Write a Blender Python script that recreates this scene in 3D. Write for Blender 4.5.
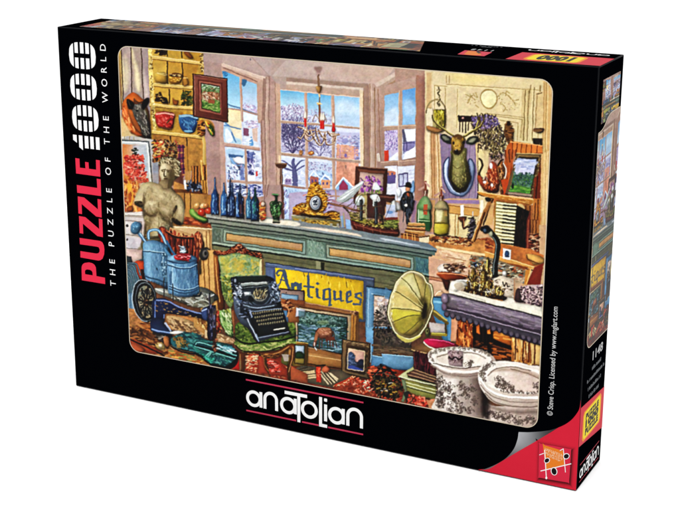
import bpy, bmesh, math, random
import numpy as np
from mathutils import Matrix, Vector
from mathutils.geometry import tessellate_polygon

sc = bpy.context.scene
for o in list(bpy.data.objects): bpy.data.objects.remove(o)

# ================= camera, world, lamps, exposure =================
S = 0.27                        # height of the box in metres; plane coordinates below are in box heights
BW, BD = 1.44195, 0.19355       # width and depth in box heights
RM = np.array([[0.8879692, 0.4599005, -0.0014711], [0.1271588, -0.2485879, -0.9602264], [-0.4419743, 0.8524644, -0.2792188]])
CAM = np.array([2.2919098, -2.962353, 1.484263]); FP = 1414.75; PC = np.array([315.9333, 243.4407])
cam_d = bpy.data.cameras.new('camera'); cam = bpy.data.objects.new('camera', cam_d); sc.collection.objects.link(cam)
mw = Matrix.Identity(4)
for i in range(3):
    mw[i][0] = RM[0][i]; mw[i][1] = -RM[1][i]; mw[i][2] = -RM[2][i]; mw[i][3] = CAM[i]*S
cam.matrix_world = mw
cam_d.sensor_width = 36; cam_d.lens = 36*FP/680
cam_d.shift_x = (340-PC[0])/680; cam_d.shift_y = (PC[1]-255)/680
cam_d.clip_start = .01; cam_d.clip_end = 200
sc.camera = cam
w = bpy.data.worlds.new('World'); sc.world = w; w.use_nodes = True
bg = w.node_tree.nodes['Background']; bg.inputs[0].default_value = (1, 1, 1, 1); bg.inputs[1].default_value = 1.1
def area(name, loc, target, size, power, col=(1, 1, 1)):
    d = bpy.data.lights.new(name, 'AREA'); d.shape = 'RECTANGLE'; d.size, d.size_y = size; d.energy = power; d.color = col
    o = bpy.data.objects.new(name, d); sc.collection.objects.link(o); o.location = loc
    o.rotation_euler = (Vector(target)-Vector(loc)).to_track_quat('-Z', 'Y').to_euler(); return o
area('added_overhead_fill', (.25, -.9, 1.5), (.2, -.05, 0), (2.2, 1.8), 20)  # added lamp out of view, over-lights the floor to wash out the contact shadow
area('added_front_fill', (-.1, -1.9, .8), (.2, 0, .12), (1.2, .9), 7, (1, .99, .97))  # added lamp out of view, brightens the printed front
area('added_end_fill', (1.7, -.3, 1.0), (.4, .0, .1), (1.2, 1.2), 9)  # added lamp out of view on the right, lightens the shadow beside the box
sc.view_settings.view_transform = 'Standard'; sc.view_settings.look = 'None'; sc.view_settings.exposure = 0; sc.view_settings.gamma = 1
sc.render.engine = 'CYCLES'; sc.render.resolution_x = 1024; sc.render.resolution_y = 768
KK = .60                        # print ink density: sRGB print colour -> reflectance

# ================= helpers =================
def lin(c):
    c = np.asarray(c, float); return np.where(c <= .04045, c/12.92, ((c+.055)/1.055)**2.4)
def hx(c): return np.array([int(c[i:i+2], 16)/255 for i in (1, 3, 5)])
MATS = {}
def ink(name, c, rough=.5, spec=.06, k=None):
    if name in MATS: return MATS[name]
    m = bpy.data.materials.new(name); m.use_nodes = True; nt = m.node_tree; b = nt.nodes['Principled BSDF']
    col = lin(hx(c))*(KK if k is None else k)
    n = nt.nodes.new('ShaderNodeTexNoise'); n.inputs['Scale'].default_value = 60; n.inputs['Detail'].default_value = 4
    tc = nt.nodes.new('ShaderNodeTexCoord'); nt.links.new(tc.outputs['Object'], n.inputs['Vector'])
    mx = nt.nodes.new('ShaderNodeMix'); mx.data_type = 'RGBA'
    mx.inputs[6].default_value = (*(col*.96), 1); mx.inputs[7].default_value = (*np.minimum(col*1.04, 1), 1)
    nt.links.new(n.outputs['Fac'], mx.inputs[0]); nt.links.new(mx.outputs[2], b.inputs['Base Color'])
    mr = nt.nodes.new('ShaderNodeMapRange'); mr.inputs[3].default_value = rough-.06; mr.inputs[4].default_value = rough+.08
    nt.links.new(n.outputs['Fac'], mr.inputs[0]); nt.links.new(mr.outputs[0], b.inputs['Roughness'])
    b.inputs['Specular IOR Level'].default_value = spec
    MATS[name] = m; return m
def print_mat():
    m = bpy.data.materials.new('printed_picture'); m.use_nodes = True; nt = m.node_tree; b = nt.nodes['Principled BSDF']
    a = nt.nodes.new('ShaderNodeVertexColor'); a.layer_name = 'ink'
    nt.links.new(a.outputs['Color'], b.inputs['Base Color'])
    b.inputs['Roughness'].default_value = .45; b.inputs['Specular IOR Level'].default_value = .06
    return m
PRINT = print_mat()
BLACK = ink('black_card', '#020306', .5, .0, .5); RED = ink('red_ink', '#cf1c34'); TITLE = ink('title_red_ink', '#e62a48'); WHITE = ink('white_ink', '#f4f4f4')
CREAM = ink('cream_ink', '#cdbfa8'); YELLOW = ink('yellow_ink', '#f0d808'); GREY = ink('grey_ink', '#8c9094'); ORANGE = ink('orange_ink', '#e07a20'); PALE = ink('pale_ink', '#f0c8a0'); LINE = ink('line_red_ink', '#a82438'); JET = ink('jet_ink', '#0a0708')
LIME = ink('lime_ink', '#d0e020'); GOLD = ink('gold_ink', '#f09018')

box = bpy.data.objects.new('puzzle_box', None); sc.collection.objects.link(box)
ORG = Vector((BW*S/2, BD*S/2, 0)); box.location = ORG
box['label'] = 'black jigsaw puzzle box standing upright with an antique shop picture'; box['category'] = 'puzzle box'
def part(name, me, mat, parent=None, label=None):
    o = bpy.data.objects.new(name, me); sc.collection.objects.link(o); o.parent = parent or box
    if mat: me.materials.append(mat)
    if label: o['label'] = label
    return o
# the three printed faces: (u, v) in box heights, lift in millimetres
def F_(u, v, h=0): return (u*S-ORG.x, -h*.001-ORG.y, v*S)
def S_(u, v, h=0): return (BW*S+h*.001-ORG.x, u*S-ORG.y, v*S)
def T_(u, v, h=0): return (u*S-ORG.x, v*S-ORG.y, S+h*.001)
def ray(x, y): return np.array([(x-PC[0])/FP, (y-PC[1])/FP, 1])@RM
def front(x, y): d = ray(x, y); q = CAM-CAM[1]/d[1]*d; return q[0], q[2]
def side(x, y): d = ray(x, y); q = CAM+(BW-CAM[0])/d[0]*d; return q[1], q[2]
def topf(x, y): d = ray(x, y); q = CAM+(1-CAM[2])/d[2]*d; return q[0], q[1]
def zo(fn, s, ox, oy, k):
    'read "x,y x,y" measured in an enlarged detail and return points on that face'
    return [fn(ox+float(q.split(',')[0])/k, oy+float(q.split(',')[1])/k) for q in s.split()]
def sheet(name, shapes, face, lift, mat, parent=None, label=None, step=.008):
    'flat printed shapes in one mesh; a shape is a loop, or a list of loops with holes'
    vs, fs = [], []
    for i, sh in enumerate(shapes):
        loops = sh if isinstance(sh[0][0], (tuple, list, np.ndarray)) else [sh]
        base = len(vs); flat = [q for l in loops for q in l]
        vs += [face(q[0], q[1], lift+i*step) for q in flat]
        for t in tessellate_polygon([[Vector((q[0], q[1], 0)) for q in l] for l in loops]): fs.append([base+k for k in t])
    me = bpy.data.meshes.new(name); me.from_pydata(vs, [], fs); me.update()
    return part(name, me, mat, parent, label)
def catm(a, closed=True, n=6):
    a = [np.array(q, float) for q in a]; m = len(a); out = []
    for i in range(m if closed else m-1):
        g = (lambda k: a[k % m]) if closed else (lambda k: a[min(max(k, 0), m-1)])
        p0, p1, p2, p3 = g(i-1), g(i), g(i+1), g(i+2)
        for k in range(n):
            t = k/n; out.append(tuple(.5*((2*p1)+(-p0+p2)*t+(2*p0-5*p1+4*p2-p3)*t*t+(-p0+3*p1-3*p2+p3)*t**3)))
    if not closed: out.append(tuple(a[-1]))
    return out
def ring(cx, cy, ro, ri, a0=0, a1=360, n=40, sy=1):
    'annulus sector as one loop (or two loops when it closes)'
    t = np.radians(np.linspace(a0, a1, n)); f = abs(a1-a0) >= 360
    if f: t = t[:-1]
    o = [(cx+ro*math.cos(k), cy+ro*sy*math.sin(k)) for k in t]; i = [(cx+ri*math.cos(k), cy+ri*sy*math.sin(k)) for k in t]
    return [o, i] if f else o+i[::-1]
def bar(x0, y0, x1, y1, w):
    d = np.array([x1-x0, y1-y0]); d = d/np.hypot(*d); n = np.array([-d[1], d[0]])*w/2
    return [(x0+n[0], y0+n[1]), (x0-n[0], y0-n[1]), (x1-n[0], y1-n[1]), (x1+n[0], y1+n[1])]
def text(s, fit=None, spacing=1., bold=0., shear=0.):
    'outline of a line of text as triangles: list of triangle loops, scaled to width 1 (and its height)'
    cu = bpy.data.curves.new('t', 'FONT'); cu.body = s; cu.space_character = spacing; cu.offset = bold; cu.shear = shear; cu.resolution_u = 3
    o = bpy.data.objects.new('t', cu); me = bpy.data.meshes.new_from_object(o); me.calc_loop_triangles()
    v = np.array([q.co[:2] for q in me.vertices]); lo = v[:, 0].min(); W = v[:, 0].max()-lo; y0 = 0.; Hh = .72
    tri = [[((v[k][0]-lo)/W, (v[k][1]-y0)/Hh) for k in t.vertices] for t in me.loop_triangles]
    bpy.data.objects.remove(o); bpy.data.meshes.remove(me); bpy.data.curves.remove(cu)
    return tri
def letters(name, tri, org, du, dv, face, lift, mat, parent=None, label=None):
    'set text into a frame: du spans the whole line, dv one capital height'
    vs, fs = [], []
    for t in tri:
        b = len(vs)
        for (a, c) in t: vs.append(face(org[0]+du[0]*a+dv[0]*c, org[1]+du[1]*a+dv[1]*c, lift))
        fs.append((b, b+1, b+2))
    me = bpy.data.meshes.new(name); me.from_pydata(vs, [], fs); me.update()
    return part(name, me, mat, parent, label)
def picture(name, face, u0, u1, v0, v1, nu, nv, samp, lift, radius=0, keep=None, label=None, gain=1.):
    'a printed picture: a fine grid of vertices that carry the ink'
    U, V_ = np.meshgrid(np.linspace(u0, u1, nu+1), np.linspace(v0, v1, nv+1))
    col = lin(np.clip(samp(U, V_), 0, 1))*KK*gain
    P0 = np.array(face(0, 0, lift)); Pu = np.array(face(1, 0, lift))-P0; Pv = np.array(face(0, 1, lift))-P0
    co = P0+U[..., None]*Pu+V_[..., None]*Pv
    idx = np.arange((nu+1)*(nv+1)).reshape(nv+1, nu+1)
    q = np.stack([idx[:-1, :-1], idx[:-1, 1:], idx[1:, 1:], idx[1:, :-1]], -1)
    uc = (U[:-1, :-1]+U[1:, 1:])/2; vc = (V_[:-1, :-1]+V_[1:, 1:])/2; ok = np.ones(uc.shape, bool)
    if radius:
        dx = np.maximum(np.maximum(u0+radius-uc, uc-u1+radius), 0); dy = np.maximum(np.maximum(v0+radius-vc, vc-v1+radius), 0)
        ok = dx*dx+dy*dy <= radius*radius
    if keep is not None: ok &= keep(uc, vc)
    q = q[ok]
    me = bpy.data.meshes.new(name); nvt = co.shape[0]*co.shape[1]
    me.vertices.add(nvt); me.vertices.foreach_set('co', co.reshape(-1).astype(np.float32))
    me.loops.add(q.size); me.loops.foreach_set('vertex_index', q.reshape(-1).astype(np.int32))
    me.polygons.add(len(q)); me.polygons.foreach_set('loop_start', np.arange(0, q.size, 4, dtype=np.int32))
    me.update(calc_edges=True)
    at = me.color_attributes.new('ink', 'FLOAT_COLOR', 'POINT')
    at.data.foreach_set('color', np.concatenate([col.reshape(-1, 3), np.ones((nvt, 1))], 1).reshape(-1).astype(np.float32))
    return part(name, me, PRINT, None, label)

# ================= the white surface the box stands on =================
bpy.ops.mesh.primitive_plane_add(size=1); fl = bpy.context.object; fl.name = 'tabletop'; fl.data.name = 'tabletop'; fl['kind'] = 'structure'
fl.scale = (60, 60, 1); fl.location = (0, 20, -.0004)
m = ink('white_paper', '#fbfbfb', .8, .1, 1.); fl.data.materials.append(m)

# ================= the box: lid (a shell open at the back) and the tray inside it =================
def shell():
    bm = bmesh.new(); W, D, H = BW*S, BD*S, S; t = .0016
    o = [bm.verts.new((x-ORG.x, y-ORG.y, z)) for y in (0, D) for (x, z) in ((0, 0), (W, 0), (W, H), (0, H))]
    i = [bm.verts.new((x-ORG.x, y-ORG.y, z)) for y in (t, D) for (x, z) in ((t, t), (W-t, t), (W-t, H-t), (t, H-t))]
    bm.faces.new(o[:4]); bm.faces.new(i[:4][::-1])
    for k in range(4):
        j = (k+1) % 4
        bm.faces.new((o[j], o[k], o[4+k], o[4+j])); bm.faces.new((i[k], i[j], i[4+j], i[4+k])); bm.faces.new((o[4+j], o[4+k], i[4+k], i[4+j]))
    bmesh.ops.recalc_face_normals(bm, faces=bm.faces)
    ed = [e for e in bm.edges if all(v in o for v in e.verts)]
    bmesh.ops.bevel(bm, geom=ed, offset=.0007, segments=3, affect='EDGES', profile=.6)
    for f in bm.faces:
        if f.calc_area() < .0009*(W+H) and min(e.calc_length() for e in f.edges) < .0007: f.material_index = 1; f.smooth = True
    me = bpy.data.meshes.new('lid'); bm.to_mesh(me); bm.free(); return me
lid = part('lid', shell(), BLACK); lid.data.materials.append(ink('fold_sheen_card', '#0b0d11', .5, .04, .6))  # slightly lighter black on the bevels paints in the sheen along the folds
bm = bmesh.new(); bmesh.ops.create_cube(bm, size=1)
t = .0022
for v in bm.verts: v.co = ((v.co.x)*(BW*S-2*t), (v.co.y+.0)*(BD*S-2*t)+.0004, (v.co.z+.5)*(S-2*t)+t)
bmesh.ops.bevel(bm, geom=bm.edges[:], offset=.0006, segments=2, affect='EDGES')
me = bpy.data.meshes.new('tray'); bm.to_mesh(me); bm.free(); part('tray', me, ink('tray_card', '#2c2a2c', .7, .1))
# ---- a small painter: the printed illustration is painted stroke by stroke into an array, later carried by the print's vertices
PX0, PY0, PW, PH, SC = 110, 38, 452, 398, 3
CV = np.zeros((PH*SC, PW*SC, 3), np.float32)
CV[:] = (.55, .45, .35)
VW = [0.0, 0.0, 1.0]
rnd = random.Random(7)
nrs = np.random.RandomState(5)
def V(ox, oy, s): VW[:] = [ox, oy, s]
def hexc(c):
    if not isinstance(c, str): return np.array(c, np.float32)
    c = c.lstrip('#')
    if len(c) == 3: c = ''.join(k*2 for k in c)
    return np.array([int(c[i:i+2], 16)/255 for i in (0, 2, 4)], np.float32)
def pts(s):
    if isinstance(s, str): a = np.array([[float(v) for v in q.split(',')] for q in s.split()])
    else: a = np.array(s, float)
    return ((a/VW[2]+[VW[0], VW[1]])-[PX0, PY0])*SC
def smooth(a, closed=True, n=6):
    m = len(a); out = []
    for i in range(m if closed else m-1):
        if closed: p0, p1, p2, p3 = a[(i-1) % m], a[i], a[(i+1) % m], a[(i+2) % m]
        else: p0, p1, p2, p3 = a[max(i-1, 0)], a[i], a[i+1], a[min(i+2, m-1)]
        for k in range(n):
            t = k/n
            out.append(.5*((2*p1)+(-p0+p2)*t+(2*p0-5*p1+4*p2-p3)*t*t+(-p0+3*p1-3*p2+p3)*t**3))
    if not closed: out.append(a[-1])
    return np.array(out)
def bbx(a, pad):
    x0 = max(int(a[:, 0].min()-pad), 0); x1 = min(int(a[:, 0].max()+pad)+2, CV.shape[1])
    y0 = max(int(a[:, 1].min()-pad), 0); y1 = min(int(a[:, 1].max()+pad)+2, CV.shape[0])
    return x0, x1, y0, y1
def cover(a, soft):
    x0, x1, y0, y1 = bbx(a, soft+1)
    if x1 <= x0 or y1 <= y0: return None
    X, Y = np.meshgrid(np.arange(x0, x1)+.5, np.arange(y0, y1)+.5)
    d = np.full(X.shape, 1e9); ins = np.zeros(X.shape, bool)
    for i in range(len(a)):
        (ax, ay), (bx, by) = a[i], a[(i+1) % len(a)]
        ex, ey = bx-ax, by-ay; q = ex*ex+ey*ey
        if q < 1e-9: continue
        t = np.clip(((X-ax)*ex+(Y-ay)*ey)/q, 0, 1)
        d = np.minimum(d, (X-ax-t*ex)**2+(Y-ay-t*ey)**2)
        if ay != by:
            c = (ay > Y) != (by > Y)
            ins ^= c & (X < ex*(Y-ay)/(by-ay)+ax)
    d = np.sqrt(d); d = np.where(ins, d, -d)
    cover.d = d
    return (x0, x1, y0, y1), X, Y, np.clip(d/soft*.5+.5, 0, 1)
def put(r, cov, col):
    x0, x1, y0, y1 = r; v = CV[y0:y1, x0:x1]
    v += (col-v)*cov[..., None]
def F(a, col, a_=1., soft=.35, col2=None, g=None, tex=0, form=0.):
    if form:                                            # the painter's soft shadow round a thing
        q = cover(a+[1.6, 2.2], 4.5)
        if q is not None: put(q[0], q[3]*.42*form, hexc('#140c08'))
    r = cover(a, max(soft*SC, .7))
    if r is None: return
    bb, X, Y, c = r; col = hexc(col)
    if form:                                            # modelling: darker towards the outline, lighter at the upper left
        d = np.maximum(cover.d, 0); R = max(d.max(), 1.); sx = a[:, 0].max()-a[:, 0].min(); sy = a[:, 1].max()-a[:, 1].min()
        k = 1-np.clip(d/min(R*.9, 16), 0, 1); lr = (X-a[:, 0].mean())/max(sx, 1)*.9+(Y-a[:, 1].mean())/max(sy, 1)*.5
        sh = (1-.36*form*k**1.8*(1+lr))*(1-.20*form*lr)
    if col2 is not None:
        q = pts([g[:2], g[2:]]); d = q[1]-q[0]
        t = np.clip(((X-q[0][0])*d[0]+(Y-q[0][1])*d[1])/(d@d), 0, 1)[..., None]
        col = col*(1-t)+hexc(col2)*t
    if tex:
        x0, x1, y0, y1 = bb
        col = col*(1+tex*NZ[y0:y1, x0:x1, None])
    if form: col = col*sh[..., None]
    put(bb, c*a_, col)
FORM = [0.]
def P(s, col, a=1., soft=.3, col2=None, g=None, tex=.08):
    q = pts(s); F(q, col, a, soft, col2, g, tex, FORM[0] if a >= .95 and soft < .45 and min(np.ptp(q[:, 0]), np.ptp(q[:, 1])) > 14 else 0.)
def C(s, col, a=1., soft=.3, col2=None, g=None, tex=.08): F(smooth(pts(s)), col, a, soft, col2, g, tex, 1. if a >= .95 and soft < .45 else 0.)
def O(s, w, col, a=1., curve=True, soft=.25):
    'an outline'
    q = pts(s); q = np.vstack([q, q[:1]]) if not curve else np.vstack([smooth(q), smooth(q)[:1]])
    stroke(q, w*SC, col, a, soft)
def stroke(q, w, col, a=1., soft=.25, w2=None):
    x0, x1, y0, y1 = bbx(q, w+2)
    if x1 <= x0 or y1 <= y0: return
    n = len(q)-1; best = np.zeros((y1-y0, x1-x0), np.float32); s = max(soft*SC, .6)
    for i in range(n):
        ww = w if w2 is None else w+(w2-w)*i/max(n-1, 1)
        (ax, ay), (bx, by) = q[i], q[i+1]
        sx0 = max(int(min(ax, bx)-ww-2), x0); sx1 = min(int(max(ax, bx)+ww+3), x1)
        sy0 = max(int(min(ay, by)-ww-2), y0); sy1 = min(int(max(ay, by)+ww+3), y1)
        if sx1 <= sx0 or sy1 <= sy0: continue
        X, Y = np.meshgrid(np.arange(sx0, sx1)+.5, np.arange(sy0, sy1)+.5)
        ex, ey = bx-ax, by-ay; qq = ex*ex+ey*ey+1e-9
        t = np.clip(((X-ax)*ex+(Y-ay)*ey)/qq, 0, 1)
        d = np.sqrt((X-ax-t*ex)**2+(Y-ay-t*ey)**2)
        c = np.clip((ww/2-d)/s+.5, 0, 1)
        v = best[sy0-y0:sy1-y0, sx0-x0:sx1-x0]; np.maximum(v, c, out=v)
    put((x0, x1, y0, y1), best*a, hexc(col))
def L(s, w, col, a=1., curve=False, w2=None, soft=.25):
    'a brush line; the width is in photograph pixels'
    q = pts(s)
    if curve and len(q) > 2: q = smooth(q, False, 5)
    stroke(q, w*SC, col, a, soft, None if w2 is None else w2*SC)
def M(many, w, col, a=1., curve=False, w2=None):
    for s in many.split(';'):
        if s.strip(): L(s, w, col, a, curve, w2)
def E(x, y, rx, ry, col, rot=0, a=1., soft=.3, col2=None, g=None, tex=.06):
    t = np.linspace(0, 2*math.pi, 22, endpoint=False); cr, sr = math.cos(math.radians(rot)), math.sin(math.radians(rot))
    q = np.stack([x+rx*np.cos(t)*cr-ry*np.sin(t)*sr, y+rx*np.cos(t)*sr+ry*np.sin(t)*cr], 1)
    F(pts(q), col, a, soft, col2, g, tex, .8 if a >= .95 and min(rx, ry)/VW[2] > 1.6 else 0.)
def EO(x, y, rx, ry, w, col, rot=0, a=1., t0=0, t1=360):
    t = np.radians(np.linspace(t0, t1, 26)); cr, sr = math.cos(math.radians(rot)), math.sin(math.radians(rot))
    q = np.stack([x+rx*np.cos(t)*cr-ry*np.sin(t)*sr, y+rx*np.cos(t)*sr+ry*np.sin(t)*cr], 1)
    stroke(pts(q), w*SC, col, a)
def K(s, n, size, cols, el=2., ang=0., jit=25., a=.8):
    'dabs of paint scattered inside a polygon; size in photograph pixels'
    q = pts(s); x0, x1, y0, y1 = q[:, 0].min(), q[:, 0].max(), q[:, 1].min(), q[:, 1].max()
    size *= .66; n = int(n*1.9); cols = [hexc(c) for c in cols.split()]; k = 0; tries = 0
    m = len(q)
    while k < n and tries < n*12:
        tries += 1
        x, y = rnd.uniform(x0, x1), rnd.uniform(y0, y1); ins = False
        for i in range(m):
            (ax, ay), (bx, by) = q[i], q[(i+1) % m]
            if (ay > y) != (by > y) and x < (bx-ax)*(y-ay)/(by-ay)+ax: ins = not ins
        if not ins: continue
        k += 1; r = size*SC*rnd.uniform(.5, 1.3)/2; th = math.radians(ang+rnd.uniform(-jit, jit)); l = r*el
        dx, dy = math.cos(th)*l, math.sin(th)*l
        c = cols[rnd.randrange(len(cols))]*rnd.uniform(.88, 1.1)
        stroke(np.array([[x-dx, y-dy], [x+dx, y+dy]]), r*2, c, a, .3)
def vnoise(cell):
    h, w = CV.shape[:2]; cy, cx = (cell, cell) if np.isscalar(cell) else cell
    g = nrs.rand(int(h/cy)+3, int(w/cx)+3).astype(np.float32)
    y = np.arange(h)/cy; x = np.arange(w)/cx
    yi = y.astype(int); xi = x.astype(int); fy = (y-yi)[:, None]; fx = (x-xi)[None]
    fy = fy*fy*(3-2*fy); fx = fx*fx*(3-2*fx)
    a = g[yi][:, xi]; b = g[yi][:, xi+1]; c = g[yi+1][:, xi]; d = g[yi+1][:, xi+1]
    return (a*(1-fx)+b*fx)*(1-fy)+(c*(1-fx)+d*fx)*fy-.5
NZ = (vnoise(24)*1.0+vnoise(9)*.9+vnoise(4)*.7)
V(0, 0, 1)
P("105,30 580,60 560,440 120,440", '#b09080')
P("440,180 560,180 545,300 430,300", '#c8a078'); P("205,170 420,200 420,300 205,300", '#a88a80')
P("260,150 305,160 310,235 262,235", '#a48878'); P("365,150 395,150 400,240 360,235", '#b8906c')
P("112,262 300,262 440,290 440,330 560,380 560,440 112,440", '#6c4a34', tex=.2)
# ================= the print: antique shop interior =================
# --- walls
V(110, 40, 3.98)
P("0,0 170,20 170,400 200,520 0,520", '#a8948c')
P("28,0 48,0 60,260 28,300", '#c8a860', col2='#8a6a48', g=(30, 0, 60, 200))
P("46,20 82,24 84,240 50,250", '#a08c84', col2='#b4a098', g=(46, 0, 84, 0))
P("84,24 124,26 130,260 88,240", '#a89488'); P("128,26 160,30 162,330 132,260", '#a4908c')
C("60,60 76,110 70,190 52,200 56,120", '#e0d0a8', .7, 2); C("88,40 98,70 120,150 118,200 104,190 96,110", '#f0e0b0', .8, 1.6)
C("48,70 56,110 56,160 50,190", '#f0dca0', .7, 1); C("136,120 150,180 158,215 140,225 134,180", '#d8c4b4', .8, 2)
M("44,24 54,250;83,24 88,235;125,26 133,250", .75, '#4a3628'); M("40,24 50,250;86,24 92,100", .5, '#e4cc80', .6)
M("152,30 168,400", .5, '#5a4a40', .5)
# --- shelf cabinet
P("152,30 372,52 378,400 382,520 168,520", '#b98f3c', col2='#c49a44', g=(160, 0, 370, 0), tex=.16)
P("170,34 222,38 226,64 168,62", '#c8a44a'); P("229,39 282,44 284,76 230,70", '#c49c40'); P("286,44 360,52 360,84 288,76", '#bb8e36')
P("172,80 224,84 228,172 172,165", '#c39a40', col2='#d4b258', g=(0, 80, 0, 170)); P("229,84 284,90 287,185 231,175", '#c09038', col2='#cfa648', g=(0, 90, 0, 180)); P("288,90 352,98 330,190 290,186", '#b98832')
P("176,190 232,196 234,248 176,240", '#cba244'); P("238,196 292,200 290,258 240,250", '#c79c40'); P("294,200 326,204 326,262 296,258", '#a87c2c')
P("182,276 232,284 232,300 184,296", '#9a6c26'); P("240,284 290,288 290,310 240,300", '#a87a2c'); P("170,370 380,392 380,520 168,520", '#a87436', col2='#c08c44', g=(170, 0, 380, 0), tex=.2)
M("227,38 228,64;228,84 230,174;236,196 238,250;286,44 286,72;287,90 291,186;292,200 296,258;240,380 246,440;306,390 312,520", 1, '#3c2c14')
K("180,40 225,42 225,62 180,58", 14, 1.6, '#2a1c14 #4a3020 #181010'); C("296,50 310,46 326,62 330,74 312,72", '#8a5020'); C("196,40 224,42 222,60 200,56", '#2a1a10', .8); L("198,58 206,46", 1, '#1e120c')
for s in ("156,60 376,88 376,100 156,74", "156,168 330,184 328,196 156,182", "158,252 330,266 330,278 158,264", "166,358 376,382 376,394 166,372"):
    P(s, '#d8b464', tex=.05)
M("156,62 376,90;156,170 330,186;158,254 330,268;166,360 376,384", .5, '#f4e0a0'); M("156,75 376,101;156,183 328,197;158,265 330,280;166,373 376,396", .7, '#6a4818', .8)
P("152,30 166,32 184,360 172,360 156,180", '#d8bc70', tex=.3); P("360,52 373,54 376,130 362,128", '#c8a45c', tex=.3); P("368,392 382,394 388,520 372,520", '#e0c078', col2='#a07c3c', g=(368, 0, 388, 0))
K("152,34 168,34 184,356 170,356", 40, 1.3, '#7a5c28 #f4e4b0 #5a3c18 #e8d494 #fff0c0', 1, 0, 90); K("358,54 374,56 376,128 362,128", 22, 1.3, '#6a4c20 #f0dca0 #4a3010', 1, 0, 90)
C("180,134 200,128 224,132 230,160 225,172 190,170 178,156", '#e0bc58', col2='#a87c2c', g=(180, 130, 200, 175)); O("186,132 222,134 224,140", .5, '#f8e8b0', .6)
C("234,136 256,130 282,136 288,150 280,170 258,176 238,168", '#d0962e', col2='#8a5c18', g=(240, 130, 280, 178)); E(260, 138, 22, 7, '#7a4c20'); K("240,134 282,136 280,144 240,142", 12, 1.3, '#c0a060 #3a2a1c #e8d090'); K("240,148 284,150 278,170 244,166", 12, 1.5, '#f0c860 #b07828'); C("290,150 304,148 312,176 292,182", '#b48032'); L("292,152 308,152", .8, '#e8c070')
C("196,208 206,214 212,240 188,246 180,238", '#3a2414', .9); C("206,228 224,230 232,252 206,250", '#241810'); K("180,206 232,236 232,250 184,244", 12, 1.3, '#1c120c #e0b860 #4a2c18')
C("250,230 258,238 272,240 270,258 254,256", '#9a5a20'); K("286,206 330,200 330,262 292,256", 26, 1.8, '#3a4a24 #20301c #5a6a30 #2c3820'); M("312,262 308,220;310,240 296,232;310,236 322,222", .7, '#2a3018')
# red + blue pots
C("184,290 220,284 256,294 254,330 244,356 206,352 188,340 182,310", '#c8362a', col2='#8a2018', g=(190, 290, 250, 360)); P("182,290 222,286 257,294 256,302 220,294 184,298", '#e8a088'); K("190,300 248,304 242,346 196,340", 26, 1.8, '#e0584a #a82c20 #d87060 #c03828', 1.6, 30, 60); L("200,348 246,354", 1.2, '#6a4c28'); L("226,330 244,312", .9, '#5a4018')
C("276,302 310,296 350,306 346,340 334,368 300,366 282,350 274,322", '#3a74a8', col2='#1c4880', g=(280, 300, 340, 370)); P("273,298 312,296 351,306 350,314 312,304 276,308", '#8cb4cc'); K("282,312 344,318 336,360 292,354", 30, 1.8, '#4c8ab8 #2a5c90 #74a8c8 #244c84', 1.8, 60, 40); E(312, 362, 18, 5, '#8ac0d8', 4, .8)
# cockatiel jars, green parrot plate
C("352,330 366,318 378,336 382,370 362,384 350,366", '#c07a30'); K("350,322 380,330 380,380 352,376", 20, 1.8, '#5a2c18 #e0a850 #2c1810 #d08a3c')
C("382,324 398,322 412,340 422,368 416,388 400,380 386,356", '#c88a30', col2='#3c6430', g=(384, 330, 420, 380)); K("388,328 418,350 418,384 392,364", 24, 1.5, '#284820 #e0c050 #182c14 #b03c20 #78a040', 2, 60, 20)
# --- mounted wooden head at the left
C("50,262 62,232 92,208 128,234 140,250 158,300 160,360 150,392 110,380 80,370 56,320", '#c86a28', col2='#8a5428', g=(50, 250, 150, 390)); C("58,330 48,300 52,270 66,262 78,300 100,350 130,376 108,384 76,360", '#d8702c'); K("52,262 74,300 104,374 74,352 54,310", 22, 2, '#e8884c #b04c1c #f0a868', 3, 70, 15)
C("96,232 112,246 132,244 120,252 100,258", '#6a3c1c'); C("132,262 150,290 156,350 148,384 134,330", '#7a6a40')
C("88,262 112,254 128,256 146,300 158,350 160,384 138,390 120,350 104,316 92,290", '#6a6258', col2='#4a443c', g=(100, 250, 150, 390)); K("92,262 138,262 156,380 138,384 108,316", 55, 1.5, '#8c8478 #48423c #a09888 #5c544a', 2.5, 62, 15)
C("68,236 84,240 96,252 92,272 78,276 70,260", '#1c1612'); C("132,240 152,230 156,244 148,262 132,276 126,262", '#1a1512'); E(108, 282, 5, 3, '#17110d'); E(134, 276, 3, 3, '#17110d'); C("134,386 158,382 162,392 140,396", '#2a241e'); L("72,240 82,262", .7, '#8a6a5c', .5)
# wall lower left & flower picture
P("42,300 62,330 84,372 130,392 160,396 166,414 44,408", '#e0b878', col2='#c8b8a0', g=(42, 320, 160, 410), soft=1)
V(115, 110, 6.8)
P("38,184 120,176 260,200 262,520 40,520", '#b8b0a8')
P("44,210 228,216 258,510 50,510", '#c8ccc8'); P("50,232 208,236 236,510 56,510", '#d88a50', col2='#b8c0c4', g=(60, 0, 200, 0)); P("120,240 206,238 230,420 150,400", '#b4b8c0', .8, 1)
M("46,206 228,214;228,214 256,500", 1.1, '#585c5c'); M("48,218 218,224;220,226 246,500", .8, '#f0f0ec')
for x, y, r in ((92, 330, 26), (140, 322, 24), (174, 330, 20), (84, 374, 26), (128, 372, 28), (176, 392, 24), (96, 420, 26), (148, 430, 28), (196, 440, 22), (110, 470, 24), (170, 476, 26), (212, 480, 20)):
    E(x, y, r, r*.85, '#d85040', a=.9); K(f"{x-r},{y-r} {x+r},{y-r} {x+r},{y+r} {x-r},{y+r}", 12, 1.8, '#e87058 #c03c30 #f09078 #a82c28', 1.6, 40, 80)
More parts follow.
